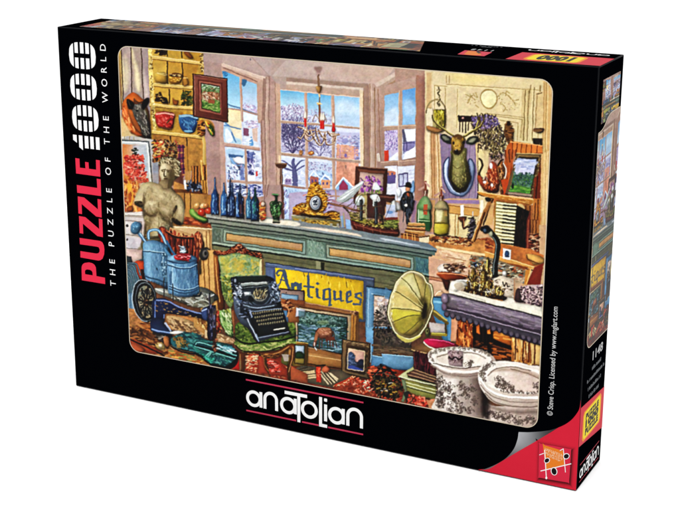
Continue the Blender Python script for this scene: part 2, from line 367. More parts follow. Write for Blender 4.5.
K("116,258 150,258 154,306 120,306", 10, 1.3, '#20281c #384030 #101810'); L("134,270 138,306", .5, '#303828'); K("70,320 200,320 220,480 90,480", 22, 1.1, '#5a2c20 #f0c0a0 #3c4428')
P("56,440 100,450 110,510 60,510", '#d8822c', .7, 1.2)
E(60, 186, 16, 6, '#e8dcc8'); M("66,180 66,202;100,180 100,204;130,184 132,206", .8, '#9a8868')
# plants, cloth on the shelf under the pots
K("256,200 430,220 440,330 300,330 256,350", 160, 2.2, '#4a3020 #8a6a44 #3a2818 #b08c5c #684838 #c8a468 #281c14 #a04c38', 1.4, 20, 80)
K("256,220 330,210 340,300 262,330", 26, 2.4, '#d8a850 #e8c88c #c83c28', 1.1)
P("424,240 468,236 476,440 440,500 430,340", '#8a4450'); 
for k in range(6): L(f"428,{254+k*38} 472,{250+k*38}", 1.6, '#c89050' if k % 2 else '#4a2448', .8)
M("440,238 446,470;462,238 468,430", 1.1, '#3c2040', .7)
P("256,360 300,350 310,510 262,510", '#8c9ab0', .8, .6); P("300,340 440,330 470,510 300,510", '#6a4030', .9, .8)
P("476,240 510,250 520,510 476,510", '#b8823c', .7, .5)
# bundle of wooden figures / old books at right shelf
P("520,380 640,372 646,510 524,510", '#7a4a24'); M("530,384 534,510;548,388 552,510;572,380 574,510;600,386 604,510;622,380 628,510", 1.6, '#b8783a'); M("540,384 543,510;562,384 564,510;590,380 592,510;612,390 616,510", .9, '#2e1a10')
M("586,344 590,420 606,510;632,350 628,420 640,500", 2, '#d8a858'); E(588, 346, 6, 8, '#e8c078'); E(633, 350, 6, 8, '#e8c078')
V(115, 180, 6.8)
# left lower: candle, altar, drawers
P("54,0 170,0 190,120 200,220 64,220", '#b87040', .75, 2); K("58,0 150,10 186,120 180,210 66,200", 90, 3, '#d8843c #a84c24 #f0b468 #883818 #e0a060', 1.6, 70, 50)
M("96,10 100,180;84,40 120,90 104,180", 2, '#e8a040', .9, True); E(100, 50, 16, 26, '#f0b038', a=.9); E(100, 120, 10, 34, '#b8602c'); C("90,180 118,176 124,210 86,210", '#a85c2c')
P("62,220 196,216 216,266 68,250", '#d8ccc0'); P("64,234 200,240 210,262 66,252", '#a89c90'); M("64,232 196,238", .8, '#f4ece0')
P("66,250 204,262 206,500 74,500", '#c8beb8'); P("74,284 180,292 182,372 76,362", '#d4ccc8'); P("76,386 184,394 186,470 80,462", '#c8c0c4'); M("68,276 184,286;70,370 184,382;76,462 184,472;178,290 186,470", .7, '#8a7c74'); E(84, 312, 8, 9, '#3c302c'); E(86, 404, 6, 7, '#4c403c')
P("74,470 200,474 200,510 76,510", '#d8b8b0')
# shop shelf & fruit at the right of the statue
P("400,10 655,80 655,330 380,330", '#b07c40', tex=.2); P("400,60 660,84 660,98 410,86", '#6a3c1c'); P("470,98 510,100 512,250 474,250", '#c08c48'); P("512,96 600,100 640,250 516,250", '#b4844a'); M("512,90 514,230;474,90 476,200", .8, '#4a2c14')
K("482,10 590,20 590,80 490,70", 44, 2.4, '#28344c #1c2030 #4c5c78 #101018 #8a94a4', 1.3, 70, 60); P("468,0 484,0 492,66 474,60", '#e0e0dc')
P("585,0 640,0 640,96 600,90", '#c08a40'); M("600,0 606,88;618,0 622,90", .8, '#6a4420'); L("630,0 634,90", 1.4, '#e8c070')
P("440,260 656,300 656,330 430,300", '#8a5030'); P("380,310 660,330 656,430 600,420 380,350", '#d8b888', col2='#b89060', g=(380, 310, 640, 420)); M("390,316 656,334", 1, '#f0d8ac'); P("596,350 660,340 658,510 610,510", '#d8b480'); M("600,360 612,500;640,340 644,510", .7, '#8a6438')
K("456,250 656,290 650,314 470,296", 40, 2.6, '#a84c24 #6a2c18 #c87040 #8c5034', 2, 10, 20)
for x, y, r, c in ((560, 176, 24, '#e0b068'), (600, 180, 24, '#e8c080'), (592, 222, 28, '#c83c20'), (636, 210, 24, '#d04828'), (620, 176, 18, '#e09858')):
    E(x, y, r, r, c, col2='#8a4420', g=(x-5, y-10, x+r, y+r*1.2)); E(x-r*.3, y-r*.35, r*.25, r*.2, '#fff0d0', a=.6)
C("508,200 530,194 546,214 580,244 628,262 632,284 600,292 556,272 520,244 508,224", '#7a9a40', col2='#3c5c20', g=(530, 210, 560, 290)); C("516,210 532,206 556,240 620,268 590,274 540,246", '#a8c068', .8, 1)
# --- stone torso
V(115, 110, 6.8)
C("296,372 314,336 350,318 392,318 428,344 442,384 440,430 424,462 398,474 396,420 380,384 344,364 316,384", '#4c4632'); K("302,350 340,322 430,342 440,440 410,460 400,390 350,360 310,380", 90, 1.7, '#c8bea0 #5c5440 #a89c7c #2c281c #d8d0b0 #847a60', 2.4, 40, 50)
C("310,380 340,360 376,378 398,410 404,456 392,500 372,540 330,520 312,470 304,430", '#c0b798', col2='#4c442f', g=(318, 400, 402, 450), soft=.5)
C("312,384 340,372 352,400 346,440 330,476 316,450", '#e0d8ba', .85, 1.4); C("374,392 392,404 400,450 388,500 370,480 368,430", '#3c3422', .75, 1.4); C("356,380 384,392 372,414 356,404", '#d0c6a6', .5, 1)
M("318,408 334,405;350,409 372,411", 1.0, '#3c3220', .85); L("343,404 334,446 346,450", 1.2, '#3c3424', curve=True); C("330,464 344,460 356,466 344,474", '#4c3c2a'); L("328,486 352,490", 1, '#5c5238'); E(328, 416, 6, 3, '#3c3424'); E(362, 420, 8, 4, '#342c1e'); L("345,408 342,440", .9, '#f0e8cc', .8)
V(115, 180, 6.8)
C("318,0 388,0 384,46 410,86 330,96 300,40", '#5c523a', col2='#a89c7c', g=(384, 10, 306, 60)); L("372,4 366,50", 2.6, '#3c3422', .7)
C("196,22 250,14 310,30 330,56 372,56 400,78 456,120 474,180 470,250 460,300 440,306 400,286 390,296 392,330 372,430 214,440 202,340 206,290 196,250 196,214 170,180 140,160 132,140 160,70", '#a89d7c', col2='#8c8262', g=(160, 60, 470, 300))
C("162,70 196,30 240,34 214,84 196,130 190,180 150,164 134,140", '#ccc2a0', .85, 2.2); C("136,146 180,146 192,176 170,184 142,168", '#2c261a'); K("140,150 186,150 186,178 150,172", 10, 1.6, '#1e1812 #6a5c44', 1.5)
C("200,86 208,150 198,214 212,246 190,236 188,160", '#3c3424', .85, 1.2); C("250,36 300,56 330,84 380,96 400,130 330,136 270,96", '#d0c6a4', .75, 3); C("256,100 300,120 310,170 280,150", '#c8be9c', .5, 2)
C("206,170 230,140 270,146 292,180 286,214 256,240 218,234 204,206", '#c0b694', col2='#5c5238', g=(236, 160, 262, 240), soft=.9); C("230,152 260,152 278,180 262,200 238,188", '#e4dabb', .85, 2.4); C("202,206 232,234 266,234 292,212 280,248 246,256 212,244", '#2c2618', .85, 1.1)
C("310,200 340,180 376,190 396,220 384,262 350,268 316,246", '#a89e7e', col2='#544a32', g=(336, 190, 360, 266), soft=.9); C("328,194 356,190 372,210 350,226", '#d4caaa', .8, 2.4); C("304,214 328,250 366,270 390,266 384,292 346,284 312,254", '#241e12', .9, 1)
C("398,116 440,126 462,176 468,240 452,274 424,250 416,180", '#ccc29e', .85, 2.2); C("392,222 412,176 424,184 410,216 390,250", '#1c160c'); C("384,258 410,262 448,290 440,306 402,290", '#1e180e'); C("430,240 456,240 460,284 436,276", '#8c8264', .8, 1.5); C("330,100 380,110 400,160 396,200 360,170", '#b8ae8c', .6, 3)
C("208,256 250,264 250,330 240,410 216,400 206,330", '#746a4e', .9, 1.8); C("262,260 330,280 350,330 330,400 264,410", '#c4ba98', .8, 3); C("340,290 392,300 384,380 352,400", '#544a34', .8, 2); L("298,150 300,270 296,360", 1.2, '#6c6248', .7, True); C("200,310 216,320 220,420 202,400", '#342c1c', .85, 1.5)
C("300,410 180,440 160,510 300,510", '#8a8066', .9, 1); K("200,40 460,120 460,280 390,260 380,380 220,400 200,210", 110, 2.2, '#c4ba98 #7c7256 #d4caa8 #6c6248', 1.8, 70, 60, .28)
# drape on the shoulder of the torso
C("196,392 300,380 390,330 384,420 330,470 190,470", '#93896c', col2='#4a422e', g=(200, 380, 260, 470)); M("204,400 300,392 384,350;206,424 310,412 380,380;214,450 320,440 372,410", 1, '#3a3220', .8, True)
V(115, 110, 6.8)
C("300,350 350,324 430,346 440,440 420,470 460,560 474,640 460,760 380,760 214,860 202,740 196,660 132,630 150,540 196,450 300,420", '#c89858', .22, 2)
# --- bay wall, ceiling and windows
V(110, 40, 3.98)
P("371,52 720,80 720,560 400,480 384,395", '#ac928a', col2='#a08078', g=(380, 60, 560, 500))
V(205, 50, 6.8)
P("0,10 310,30 420,160 440,510 380,520 350,200 120,96 0,70", '#b09890', tex=.05)
P("310,30 700,64 700,190 440,180", '#b4a09c', col2='#c0a898', g=(400, 60, 700, 120), tex=.05); P("120,20 300,36 440,176 300,130 120,90", '#b8a098', tex=.04)
P("112,92 410,186 412,210 116,112", '#d0b4a4'); P("112,114 400,204 400,520 112,520", '#bc9c8c'); L("122,92 412,186", .7, '#e0c8b8'); L("126,122 356,214", .9, '#8c6c60')
P("396,190 412,196 412,520 384,520", '#9c7c70'); P("412,180 450,186 440,520 404,520", '#cdb0a0', col2='#a8887c', g=(412, 0, 450, 0)); P("448,184 480,190 480,520 440,520", '#947468'); M("416,184 406,520;440,184 432,520", .7, '#846458', .8); P("476,204 700,230 700,520 480,520", '#b89888'); P("440,176 700,208 700,222 444,188", '#d4b8a8'); M("440,178 700,208", .5, '#8c6c60', .7); M("472,210 700,238", .6, '#8c6c60', .8)
L("300,30 440,176", .5, '#90786f', .5); L("460,60 500,150", .6, '#d4c0b4', .6); E(310, 64, 3, 7, '#6a6070')
# left window glass
P("118,142 236,184 246,410 150,396 140,300", '#58a8dc', col2='#b0dcf4', g=(160, 150, 190, 400), tex=.04); P("252,200 352,232 356,430 250,410", '#84c0e8', col2='#d0d4ea', g=(280, 210, 300, 420), tex=.06)
K("256,360 350,380 354,428 262,410", 34, 1.4, '#c8a8c4 #a8a0c8 #e4dcec #b88cb0', 1.2, 60, 60); C("246,200 286,206 274,240 262,244 250,226", '#3c74a0', .9); K("118,144 150,150 146,190 130,170", 8, 1.4, '#3c84b8 #2a6494')
M("150,366 180,380 240,396 300,450;200,400 220,430;250,400 300,420 356,440", 1.3, '#4c6c98', .8)
P("140,402 250,412 254,520 140,520", '#f0d8a4', col2='#f4e4bc', g=(0, 400, 0, 520)); P("258,416 356,444 360,520 260,520", '#dce4f4')
M("152,396 250,410 356,442", 1.5, '#b49488'); P("234,180 252,186 260,520 246,520", '#b89888'); L("238,184 250,500", .5, '#e0c8bc', .7)
V(205, 120, 6.8)
P("0,0 130,0 150,510 20,510", '#b09088', col2='#a4847c', g=(0, 0, 0, 510)); L("100,30 112,500", .7, '#8c6c64', .6); P("96,20 132,24 150,510 112,510", '#bc9c90')
P("128,0 380,20 400,520 150,520", '#c4ccE4')
P("136,0 248,0 252,166 140,150", '#f0d8a8', col2='#e4e0d0', g=(150, 0, 240, 160)); C("134,20 160,30 200,110 240,130 240,164 136,150", '#a8cce8', .9, .7); C("140,60 170,80 190,140 146,146", '#e8f2fa', .9); M("140,20 170,44 240,60;180,80 210,150;134,36 160,40", 1.2, '#5080b8', .9)
P("260,0 360,0 370,184 266,170", '#d4dcec'); P("262,52 298,58 298,108 262,104", '#94647c'); K("264,0 356,6 360,60 300,56", 30, 1.6, '#c8b8d0 #9c94c0 #f0ecf8 #d0a0b0'); P("320,60 356,50 360,150 330,140", '#d8bcb0'); C("300,170 316,110 330,170", '#5894d0', .9); K("262,112 312,120 306,170 264,164", 10, 1.5, '#f8faff #c0d4ee')
P("134,150 376,186 376,206 134,176", '#c0a094'); M("134,152 376,188", .5, '#e0ccc0'); M("136,176 376,206", .7, '#84645c', .7)
P("148,182 268,200 272,412 156,406", '#ccdcf4'); C("150,200 264,210 262,244 200,238 152,244", '#a4c8ec', .9); P("160,232 262,244 250,262 164,252", '#4874a8'); E(226, 270, 30, 20, '#f0ecf0', a=.85); P("190,292 262,296 262,330 196,326", '#8c7484', .8); P("184,292 226,262 268,296 262,300 226,274 192,298", '#f4f8ff', .9); C("176,250 220,300 262,296 262,320 190,300", '#84b0e4'); K("154,300 266,310 268,408 156,400", 70, 1.6, '#5c6ca4 #8ca4d4 #f0f4ff #3c4c84 #b8a0b8 #e4ecfa', 1.8, 60, 50); P("240,320 264,310 270,410 244,408", '#7484bc', .8)
P("284,206 384,222 392,420 288,412", '#d8dcec'); K("288,210 340,220 330,400 290,390", 70, 1.8, '#5c5c9c #8484bc #3c4480 #b0a8d0 #e8e8f4', 2, 80, 40); E(318, 240, 28, 24, '#5868a8', a=.7); K("340,230 384,240 386,400 340,390", 30, 2, '#f4f6ff #c8d0e8 #a8b0d4'); P("346,350 358,346 360,380 348,384", '#d85048'); P("290,376 340,372 340,410 292,408", '#f4f8ff')
P("150,404 396,420 396,440 152,424", '#b4988e'); L("156,406 394,420", .5, '#e0ccc4')
P("268,194 284,196 296,520 276,520", '#b09488')
P("160,426 276,436 280,520 166,520", '#b8c4e0'); P("292,438 396,440 400,520 298,520", '#b4bce0'); K("164,430 280,440 280,510 166,510", 60, 1.6, '#4c5c94 #e8eefa #7484b4 #343c70 #ccd4ec'); K("294,442 390,446 396,510 298,510", 60, 1.6, '#f0f4fc #6c74b0 #3c4488 #b0b4dc')
V(205, 120, 6.8)
P("376,0 410,0 420,510 396,510 382,220", '#b49488'); P("408,0 440,0 448,510 420,510", '#d0b4a4', col2='#a8887c', g=(408, 0, 446, 0)); P("440,0 494,0 500,510 446,510", '#a48478', col2='#b89888', g=(440, 0, 494, 0)); M("408,0 420,510;440,0 448,510;384,0 398,500", .7, '#82625a', .8); L("486,0 500,510", .5, '#e0c4b4')
# middle window and right window
V(295, 60, 6.8)
P("-160,-20 40,-12 680,60 680,300 -160,300", '#b49e94', tex=.05)
P("-60,0 380,30 680,50 600,150 520,160 100,120 -160,110", '#c0aca4', col2='#c4a898', g=(0, 20, 500, 100), tex=.05); P("200,80 520,150 -100,110 -60,80", '#b8a098', .6, 5)
P("-60,120 520,164 500,190 -60,146", '#a08678'); P("-60,146 470,190 470,206 -60,164", '#d0bcac'); P("-60,164 460,206 440,520 -60,820", '#bca292'); P("440,200 466,206 470,820 444,820", '#e0c8a8'); P("464,180 512,170 510,820 470,820", '#a88c7c', col2='#98786a', g=(464, 0, 510, 0)); P("506,160 546,164 550,820 508,820", '#ccb2a2', col2='#b09282', g=(506, 0, 546, 0)); M("512,164 510,820;542,190 548,820;466,210 470,820", .7, '#8a6444', .8)
P("546,160 680,90 680,820 552,820", '#b49a8a'); P("540,160 680,84 680,110 560,184", '#ccb6a6'); L("560,206 680,140", .8, '#9c7450', .7); L("548,190 566,200 680,150", .6, '#8a6444', .7); L("590,210 680,170", .6, '#e0c8a0', .8)
V(270, 60, 3.98)
P("40,118 136,128 142,512 46,508", '#d4dcf0'); P("148,132 244,142 248,520 152,510", '#d0d8ee'); P("258,142 358,150 360,520 262,520", '#d4d8ee')
P("40,118 136,128 138,190 42,180", '#60b0e0', col2='#c8e4f4', g=(80, 120, 80, 196), tex=.05); P("148,130 244,142 244,230 150,220", '#5cb0e4', col2='#c0d8f0', g=(190, 130, 190, 225), tex=.05); P("256,140 358,150 358,268 258,258", '#8cc0e8', col2='#b8d0ee', g=(300, 145, 300, 260), tex=.06); C("262,180 300,160 356,190 356,220 300,214 262,240", '#d8e8f8', .6, 3)
K("44,184 90,172 136,188 138,248 44,238", 200, 1.0, '#8878a0 #b4a4c0 #6c6088 #d8cce0 #a088a8', 1.4, 90, 60, .75); K("152,200 200,190 242,226 242,262 152,252", 130, 1.0, '#8c84ac #b8acc8 #dcd8ea #a894b4', 1.4, 90, 60, .7)
P("44,250 138,262 140,378 46,366", '#c0bcd8'); P("150,270 246,280 248,392 152,380", '#c8c8e0'); P("258,278 358,288 358,402 260,392", '#ccd0e8')
def branch(x, y, ang, ln, w_, dep, col):
    x2, y2 = x+ln*math.cos(ang), y-ln*math.sin(ang); xm_, ym_ = (x+x2)/2+rnd.uniform(-.1, .1)*ln, (y+y2)/2+rnd.uniform(-.1, .1)*ln
    if not (43 < x2 < 252 and 174 < y2 < 505): return
    L(f"{x},{y} {xm_},{ym_} {x2},{y2}", w_, col, .92, True, w_*.6)
    if dep:
        for k in range(3 if dep > 2 else 2): branch(x2, y2, ang+rnd.uniform(-.75, .75), ln*rnd.uniform(.62, .86), w_*.62, dep-1, col)
        if rnd.random() < .7: branch(xm_, ym_, ang+rnd.choice((-1, 1))*rnd.uniform(.6, 1.1), ln*.6, w_*.5, dep-1, col)
def gable(x, y, w_, h, wall, roof='#f0f4fc'):
    P(f"{x},{y} {x+w_},{y+w_*.12} {x+w_},{y+h} {x},{y+h}", wall, .94); P(f"{x-w_*.12},{y+2} {x+w_*.42},{y-h*.55} {x+w_*1.12},{y+w_*.14} {x+w_},{y+w_*.2} {x+w_*.42},{y-h*.36} {x},{y+6}", roof, .94)
    for k in range(2): P(f"{x+w_*(.18+.4*k)},{y+h*.3} {x+w_*(.36+.4*k)},{y+h*.32} {x+w_*(.36+.4*k)},{y+h*.6} {x+w_*(.18+.4*k)},{y+h*.58}", '#5c5488', .9)
def tree(segs, w, col):
    for s in segs.split(';'): L(s, w, col, .9, True, w*.4)
tree("92,380 88,330 70,290 50,262;88,330 110,290 134,268;80,310 56,300 46,290;96,330 130,310 138,300;90,340 60,330 48,322;96,350 124,344 138,336;88,300 92,270 84,254;110,296 118,262;64,290 60,262;104,360 130,362", 1.1, '#4a4468')
tree("70,350 54,344 46,346;112,300 126,290;78,280 70,258;100,290 104,260;60,320 48,312;120,320 136,324;84,360 56,366;96,300 98,276", .6, '#5c5478')
K("44,250 138,262 140,378 46,366", 150, .7, '#e8e8f8 #6c6490 #a8a0c4 #58507c', 2.4, 40, 70, .6)
tree("152,300 180,320 220,340 246,380;160,330 200,350;180,300 210,330;230,290 200,340", .8, '#5c5880'); K("152,290 246,300 248,390 152,378", 150, .9, '#f0f0fc #7c78a4 #a8a8cc #e0e0f4 #8c80a8', 1.8, 30, 60, .7)
for a_ in (1.9, 1.57, 1.2, 2.3, .9): branch(90, 372, a_, 44, 1.5, 5, '#544c74')
for a_ in (1.4, 1.9, 1.0): branch(196, 392, a_, 34, .8, 4, '#6c648c')
K("44,186 138,196 138,372 44,360", 160, .8, '#f0ecf8 #b4a4c4 #8c7ca4 #d0b8c8', 1.2, 90, 80, .6)
# church and brick houses through the window
P("266,330 352,346 354,520 262,520", '#e0a890', col2='#d49078', g=(300, 330, 300, 500), tex=.2); P("262,284 356,292 356,340 264,330", '#b8b8d8'); K("270,300 352,300 352,344 268,334", 50, 1.2, '#8888b8 #dce0f4 #a4a4cc #c8a4b4'); E(300, 322, 13, 11, '#8488b8', a=.7); K("264,336 352,348 352,400 264,392", 40, 1.1, '#c8a0b0 #e8b498 #b48cac #ecc4b4'); E(302, 380, 5, 7, '#8c74a4'); M("280,340 280,400;336,346 336,400", 1, '#b494b4', .6); K("330,300 356,300 356,402 340,400", 20, 1.4, '#8484b4 #a8a4cc')
P("40,388 140,396 142,500 46,494", '#c8d0ea'); tree("100,500 98,440 92,410 96,394", 5.5, '#5c5c8c'); tree("98,430 120,404 138,398;90,430 60,406 46,400;104,440 130,424 138,420;88,440 60,432", 1.6, '#58588a'); K("46,440 88,446 88,498 48,492", 34, 1.2, '#f4f6ff #a8b4dc #d0d8f0', 2, 5, 20); K("110,430 140,434 140,500 110,496", 26, 1.2, '#f4f6ff #a8b4dc #d0d8f0', 2, 5, 20)
P("150,402 246,412 248,520 154,510", '#c0d0ec'); K("152,402 246,412 246,450 152,440", 70, 1, '#9484a8 #c8b4c8 #e8e4f4 #7c7098', 1.6, 20, 60); C("160,460 210,440 244,460 246,500 190,510", '#a8c8ec', .9, 1); K("154,450 246,450 246,510 156,506", 50, 1.5, '#e8f2ff #7c98d0 #b4c8ec #6478b0', 2, 30, 40)
gable(160, 462, 34, 44, '#b46c60'); gable(204, 474, 36, 38, '#d89870'); gable(60, 470, 26, 26, '#a08cb4')
P("262,500 290,470 322,500 330,520 258,520", '#90b8e4'); P("276,500 292,478 310,500 310,520 276,520", '#a04868'); L("258,512 292,468 330,506", 1.4, '#eef4ff'); E(302, 424, 4, 8, '#a07c6c')
P("48,506 140,512 142,560 48,560", '#b4c8ec'); P("150,512 250,520 250,570 150,560", '#c4b8dc')
# mullions of the middle window
for s, w in (("138,126 148,128 154,520 142,520", 0), ("244,138 257,140 260,520 248,520", 0)): P(s, '#bc9c8c')
M("140,126 144,510;247,140 250,520", .4, '#e4ccbc', .8)
P("42,240 360,268 360,276 42,250", '#b09486'); P("44,368 362,400 364,412 44,380", '#b09486'); P("46,494 150,508 260,518 260,526 46,504", '#b4988c'); M("42,240 360,268;44,369 362,401", .45, '#ecd4bc'); M("40,118 358,148", .7, '#e8d0bc'); M("356,150 362,520;40,120 46,500", .6, '#e8d0bc')
P("0,66 40,104 46,560 0,560", '#b4948a'); P("18,90 40,96 46,560 24,560", '#c0a08c'); L("20,90 28,560", .5, '#8c6c60')
# right window
P("420,110 584,66 584,560 430,560", '#b89a8c', col2='#a08074', g=(440, 100, 560, 400)); M("430,116 440,400;584,70 580,500", .7, '#8c6448', .7)
P("456,142 514,128 516,262 456,266", '#80b8e8', col2='#a8cdf0', g=(480, 130, 480, 260), tex=.06); P("528,120 580,110 578,256 528,260", '#5c9cdc', col2='#8cbce8', g=(550, 110, 550, 250), tex=.08); C("460,210 500,190 514,220 514,256 460,260", '#d8e6f6', .7, 2); C("530,170 560,160 580,190 578,220 540,214", '#b8d4f0', .6, 2)
P("456,284 510,278 510,400 456,404", '#c0b4d4'); K("458,284 508,280 508,360 458,366", 110, 1.0, '#8c74b0 #c8b4dc #6c5c98 #e0d4ec #a888bc', 2, 110, 40); P("456,362 472,360 472,404 456,404", '#c84c30'); P("474,392 510,366 510,402 474,404", '#e8ecf8')
P("524,276 580,272 580,386 526,396", '#d0d4e8'); P("524,276 534,276 544,330 530,330", '#68647c'); P("534,280 580,274 580,330 548,324", '#eef0fa'); P("530,326 580,322 576,352 536,368 528,360", '#8c84b0'); P("540,370 580,344 580,386 530,396", '#f4f6fc'); M("532,330 532,372;544,324 544,360;528,330 576,330", .9, '#504c78', .8)
P("440,404 580,396 580,412 440,420", '#ac8c7e'); P("452,262 584,258 584,274 452,278", '#b49888'); P("512,120 527,116 524,560 510,560", '#b49888'); L("514,120 512,420", .4, '#e8ccb0'); M("452,264 582,260;440,408 580,398", .4, '#e8ccb0')
P("456,424 506,420 506,560 460,560", '#dcdce8'); P("508,424 576,420 574,560 508,560", '#d8dcec'); gable(460, 440, 40, 30, '#c87c60'); P("466,460 500,456 500,490 466,492", '#6c5c94'); P("512,456 548,450 548,500 514,504", '#b8bcd8'); O("512,456 548,450 548,500 514,504", 1, '#5c507c', curve=False); L("530,454 530,500", .6, '#5c507c'); M("552,440 576,436;552,456 576,452;552,472 576,468;552,488 576,484", .5, '#a8a8c8'); C("560,500 572,480 576,520 560,530", '#80acd8')
L("430,376 434,400", 2.6, '#f0e8dc', .8); L("430,376 434,404", 1, '#a88c70', .6)
P("584,60 626,64 618,560 578,560", '#a87c68', col2='#9c7060', g=(584, 0, 620, 0)); P("584,80 600,60 626,40 626,100", '#a88070', .8, 2); P("606,70 626,66 620,560 604,560", '#8c6458', .5, 1)
# --- chandelier
V(295, 60, 6.8)
C("130,50 160,42 186,50 180,72 166,88 152,88 140,72", '#94746c', .85, 1); E(160, 96, 16, 9, '#b8988c'); L("162,100 164,190", 1, '#6a5040'); M("158,110 164,170", 2, '#8c6c54'); C("146,178 182,180 178,210 166,226 152,210", '#c49c64', col2='#8a6434', g=(150, 0, 180, 0)); L("166,220 168,400", .9, '#8a6c4c'); E(166, 240, 6, 12, '#e8c890'); E(166, 298, 14, 10, '#d8b070'); E(168, 296, 6, 4, '#fff0c8'); L("150,290 184,300", .8, '#f4dca8'); M("168,310 168,420", 1.8, '#8c6040')
for x0, y0, x1 in ((120, 420, 160), (215, 420, 176)): L(f"{x0},{y0} {(x0+x1)/2},372 {x1},400", .7, '#8a6c54', .9, True)
for x, y in ((70, 390), (178, 405), (192, 405), (262, 425)):
    P(f"{x-8},{y} {x+8},{y} {x+7},{y+64} {x-8},{y+64}", '#c81c1c'); C(f"{x},{y-48} {x+8},{y-14} {x+5},{y+4} {x-5},{y+4} {x-8},{y-14}", '#fff6e8'); E(x, y-12, 14, 26, '#ffe8d0', a=.35, soft=1.6); L(f"{x-4},{y+4} {x-4},{y+60}", .5, '#f06050')
V(295, 130, 6.8)
for s in ("60,-6 70,60 110,70 130,30", "20,-20 50,-10 90,20", "100,0 120,40 160,100 190,90 200,30", "140,-10 150,40 170,90", "205,20 212,90 240,100 270,80 276,40", "130,20 90,40 70,20", "220,10 250,40 300,30", "60,20 40,60 20,50", "160,0 180,40 210,60"):
    L(s, 1.3, '#7a5848', 1, True); L(' '.join(f"{float(q.split(',')[0])+4},{float(q.split(',')[1])-3}" for q in s.split()), .6, '#f8e4c8', .95, True)
K("50,-20 300,10 280,90 160,104 60,70", 90, .8, '#f4e4d0 #7c5c50 #b08870 #e8c8a8 #684c44 #ffffff', 1.2, 0, 90); E(262, -4, 12, 18, '#c82820'); M("62,6 130,2;150,12 210,12;240,24 304,30", 1, '#b89478')
E(40, 154, 14, 18, '#c89468'); E(40, 150, 5, 6, '#8a5834'); E(108, 156, 20, 14, '#c87c3c'); E(112, 152, 7, 5, '#f4c888'); 
# candle holder at the left of the window
V(205, 120, 6.8)
P("498,240 514,240 516,296 500,296", '#e4c8a4'); P("478,292 560,296 548,324 530,332 500,326 484,312", '#5c3c2c'); L("482,296 556,300", .8, '#a07c60'); P("510,330 526,330 530,490 512,490", '#7a5a4c', col2='#3c2820', g=(510, 0, 530, 0)); L("520,330 522,490", .6, '#c0a08c')
P("500,470 540,470 548,560 498,560", '#a08074')
V(205, 185, 6.8)
P("400,0 530,0 540,250 500,260 400,230", '#a88c84', tex=.04); M("412,0 406,120;432,0 420,80;520,0 536,240", .8, '#8c6c64'); P("518,0 534,0 540,246 522,246", '#6a4c44'); P("536,0 700,30 700,270 544,240", '#c0d0ec'); K("536,14 640,30 640,200 540,240", 100, 1.5, '#6c84c0 #b4c8ec #f0f6ff #8c70a0 #5868a4 #a4b8e4', 2.2, 100, 30); C("560,20 640,30 660,110 600,110", '#a4c8f0', .6, 2); P("534,0 680,16 680,30 536,12", '#a88478'); K("600,100 700,90 700,140 600,150", 20, 2, '#a04c60 #d88c84 #8c5c84')
# picture frame hung on the wall
V(205, 50, 6.8)
P("-78,160 150,196 154,492 -78,450 -84,440", '#6c3a2c'); P("-70,178 146,208 148,474 -64,440", '#8c5240', col2='#5c2c20', g=(-40, 200, 120, 470)); P("-50,198 120,222 122,450 -44,420", '#6a3426'); P("-40,210 108,230 110,440 -36,412", '#a06450'); P("-30,222 102,244 104,432 -24,398", '#3c2018')
O("-82,162 150,196 154,490 -76,450", .8, '#2c140e', curve=False); M("-76,168 148,202;-72,176 -66,440", .6, '#b48068')
P("-24,230 98,250 102,428 -20,392", '#8c9868', col2='#5c7838', g=(0, 240, 0, 420)); P("-24,230 98,250 98,280 -24,264", '#b8c0a8'); C("-24,300 10,270 60,260 98,300 98,340 50,330 -20,340", '#8c5c40', .9, .6); P("-18,300 14,280 30,310 22,350 -18,350", '#c8b498'); P("14,282 66,272 90,330 30,330", '#a06c48'); K("-22,236 98,256 98,296 -20,276", 50, 1.3, '#507040 #6c8450 #a8b488 #3c5830'); K("-20,340 98,350 100,420 -18,388", 60, 1.3, '#5c8038 #7c9c48 #3c6028 #a0b068'); K("-20,290 96,290 96,350 -20,350", 50, 1.1, '#c09070 #6c4430 #d8c0a0 #844c34 #4c3424', 1.6, 40, 60); P("20,330 66,340 64,368 22,360", '#9c6040'); L("20,300 60,330", .8, '#d09c78')
C("0,470 34,476 64,510 62,560 30,560 6,510", '#d08c30', .6)
V(205,120,6.8)
C("0,6 30,8 56,40 68,90 56,112 36,96 16,60", '#c88a30', col2='#3c6430', g=(0, 10, 60, 110)); K("6,14 50,40 62,104 30,86", 22, 1.6, '#284820 #e0c050 #182c14 #b03c20 #78a040', 2, 60, 20)
# --- panelling at the right
V(385, 65, 6.8)
P("272,32 680,60 680,520 272,520", '#dac8a0', col2='#d0b88c', g=(280, 50, 660, 480), tex=.06)
V(400, 70, 3.98)
P("120,6 600,36 570,300 480,330 110,330", '#dcc8a0', col2='#d8c494', g=(120, 0, 560, 200), tex=.06); C("200,10 360,18 380,40 300,60 210,44", '#e8d080', .6, 5)
P("106,10 126,10 124,510 98,510", '#c8a474', .8, 1)
M("138,60 138,230;180,70 182,250;138,60 188,64;230,76 226,230;184,56 560,80;186,50 186,20;196,22 196,52", .7, '#9c8450', .75); M("142,64 142,228;232,80 228,230;188,62 540,82;482,70 480,280", .5, '#f0e0a8', .8)
P("488,76 530,72 500,280 476,280", '#c4a870', .5, 1); M("500,80 492,280;514,82 506,282;520,60 516,90;560,62 540,240;534,70 526,280", .9, '#7c6438', .75); M("504,82 497,280;528,60 522,280", .6, '#ecd8a0', .8)
M("340,172 496,190 490,280;350,180 486,196 480,270;396,200 470,210 466,280", .7, '#8c7444', .7); M("344,176 492,192", .5, '#f0dca4', .8)
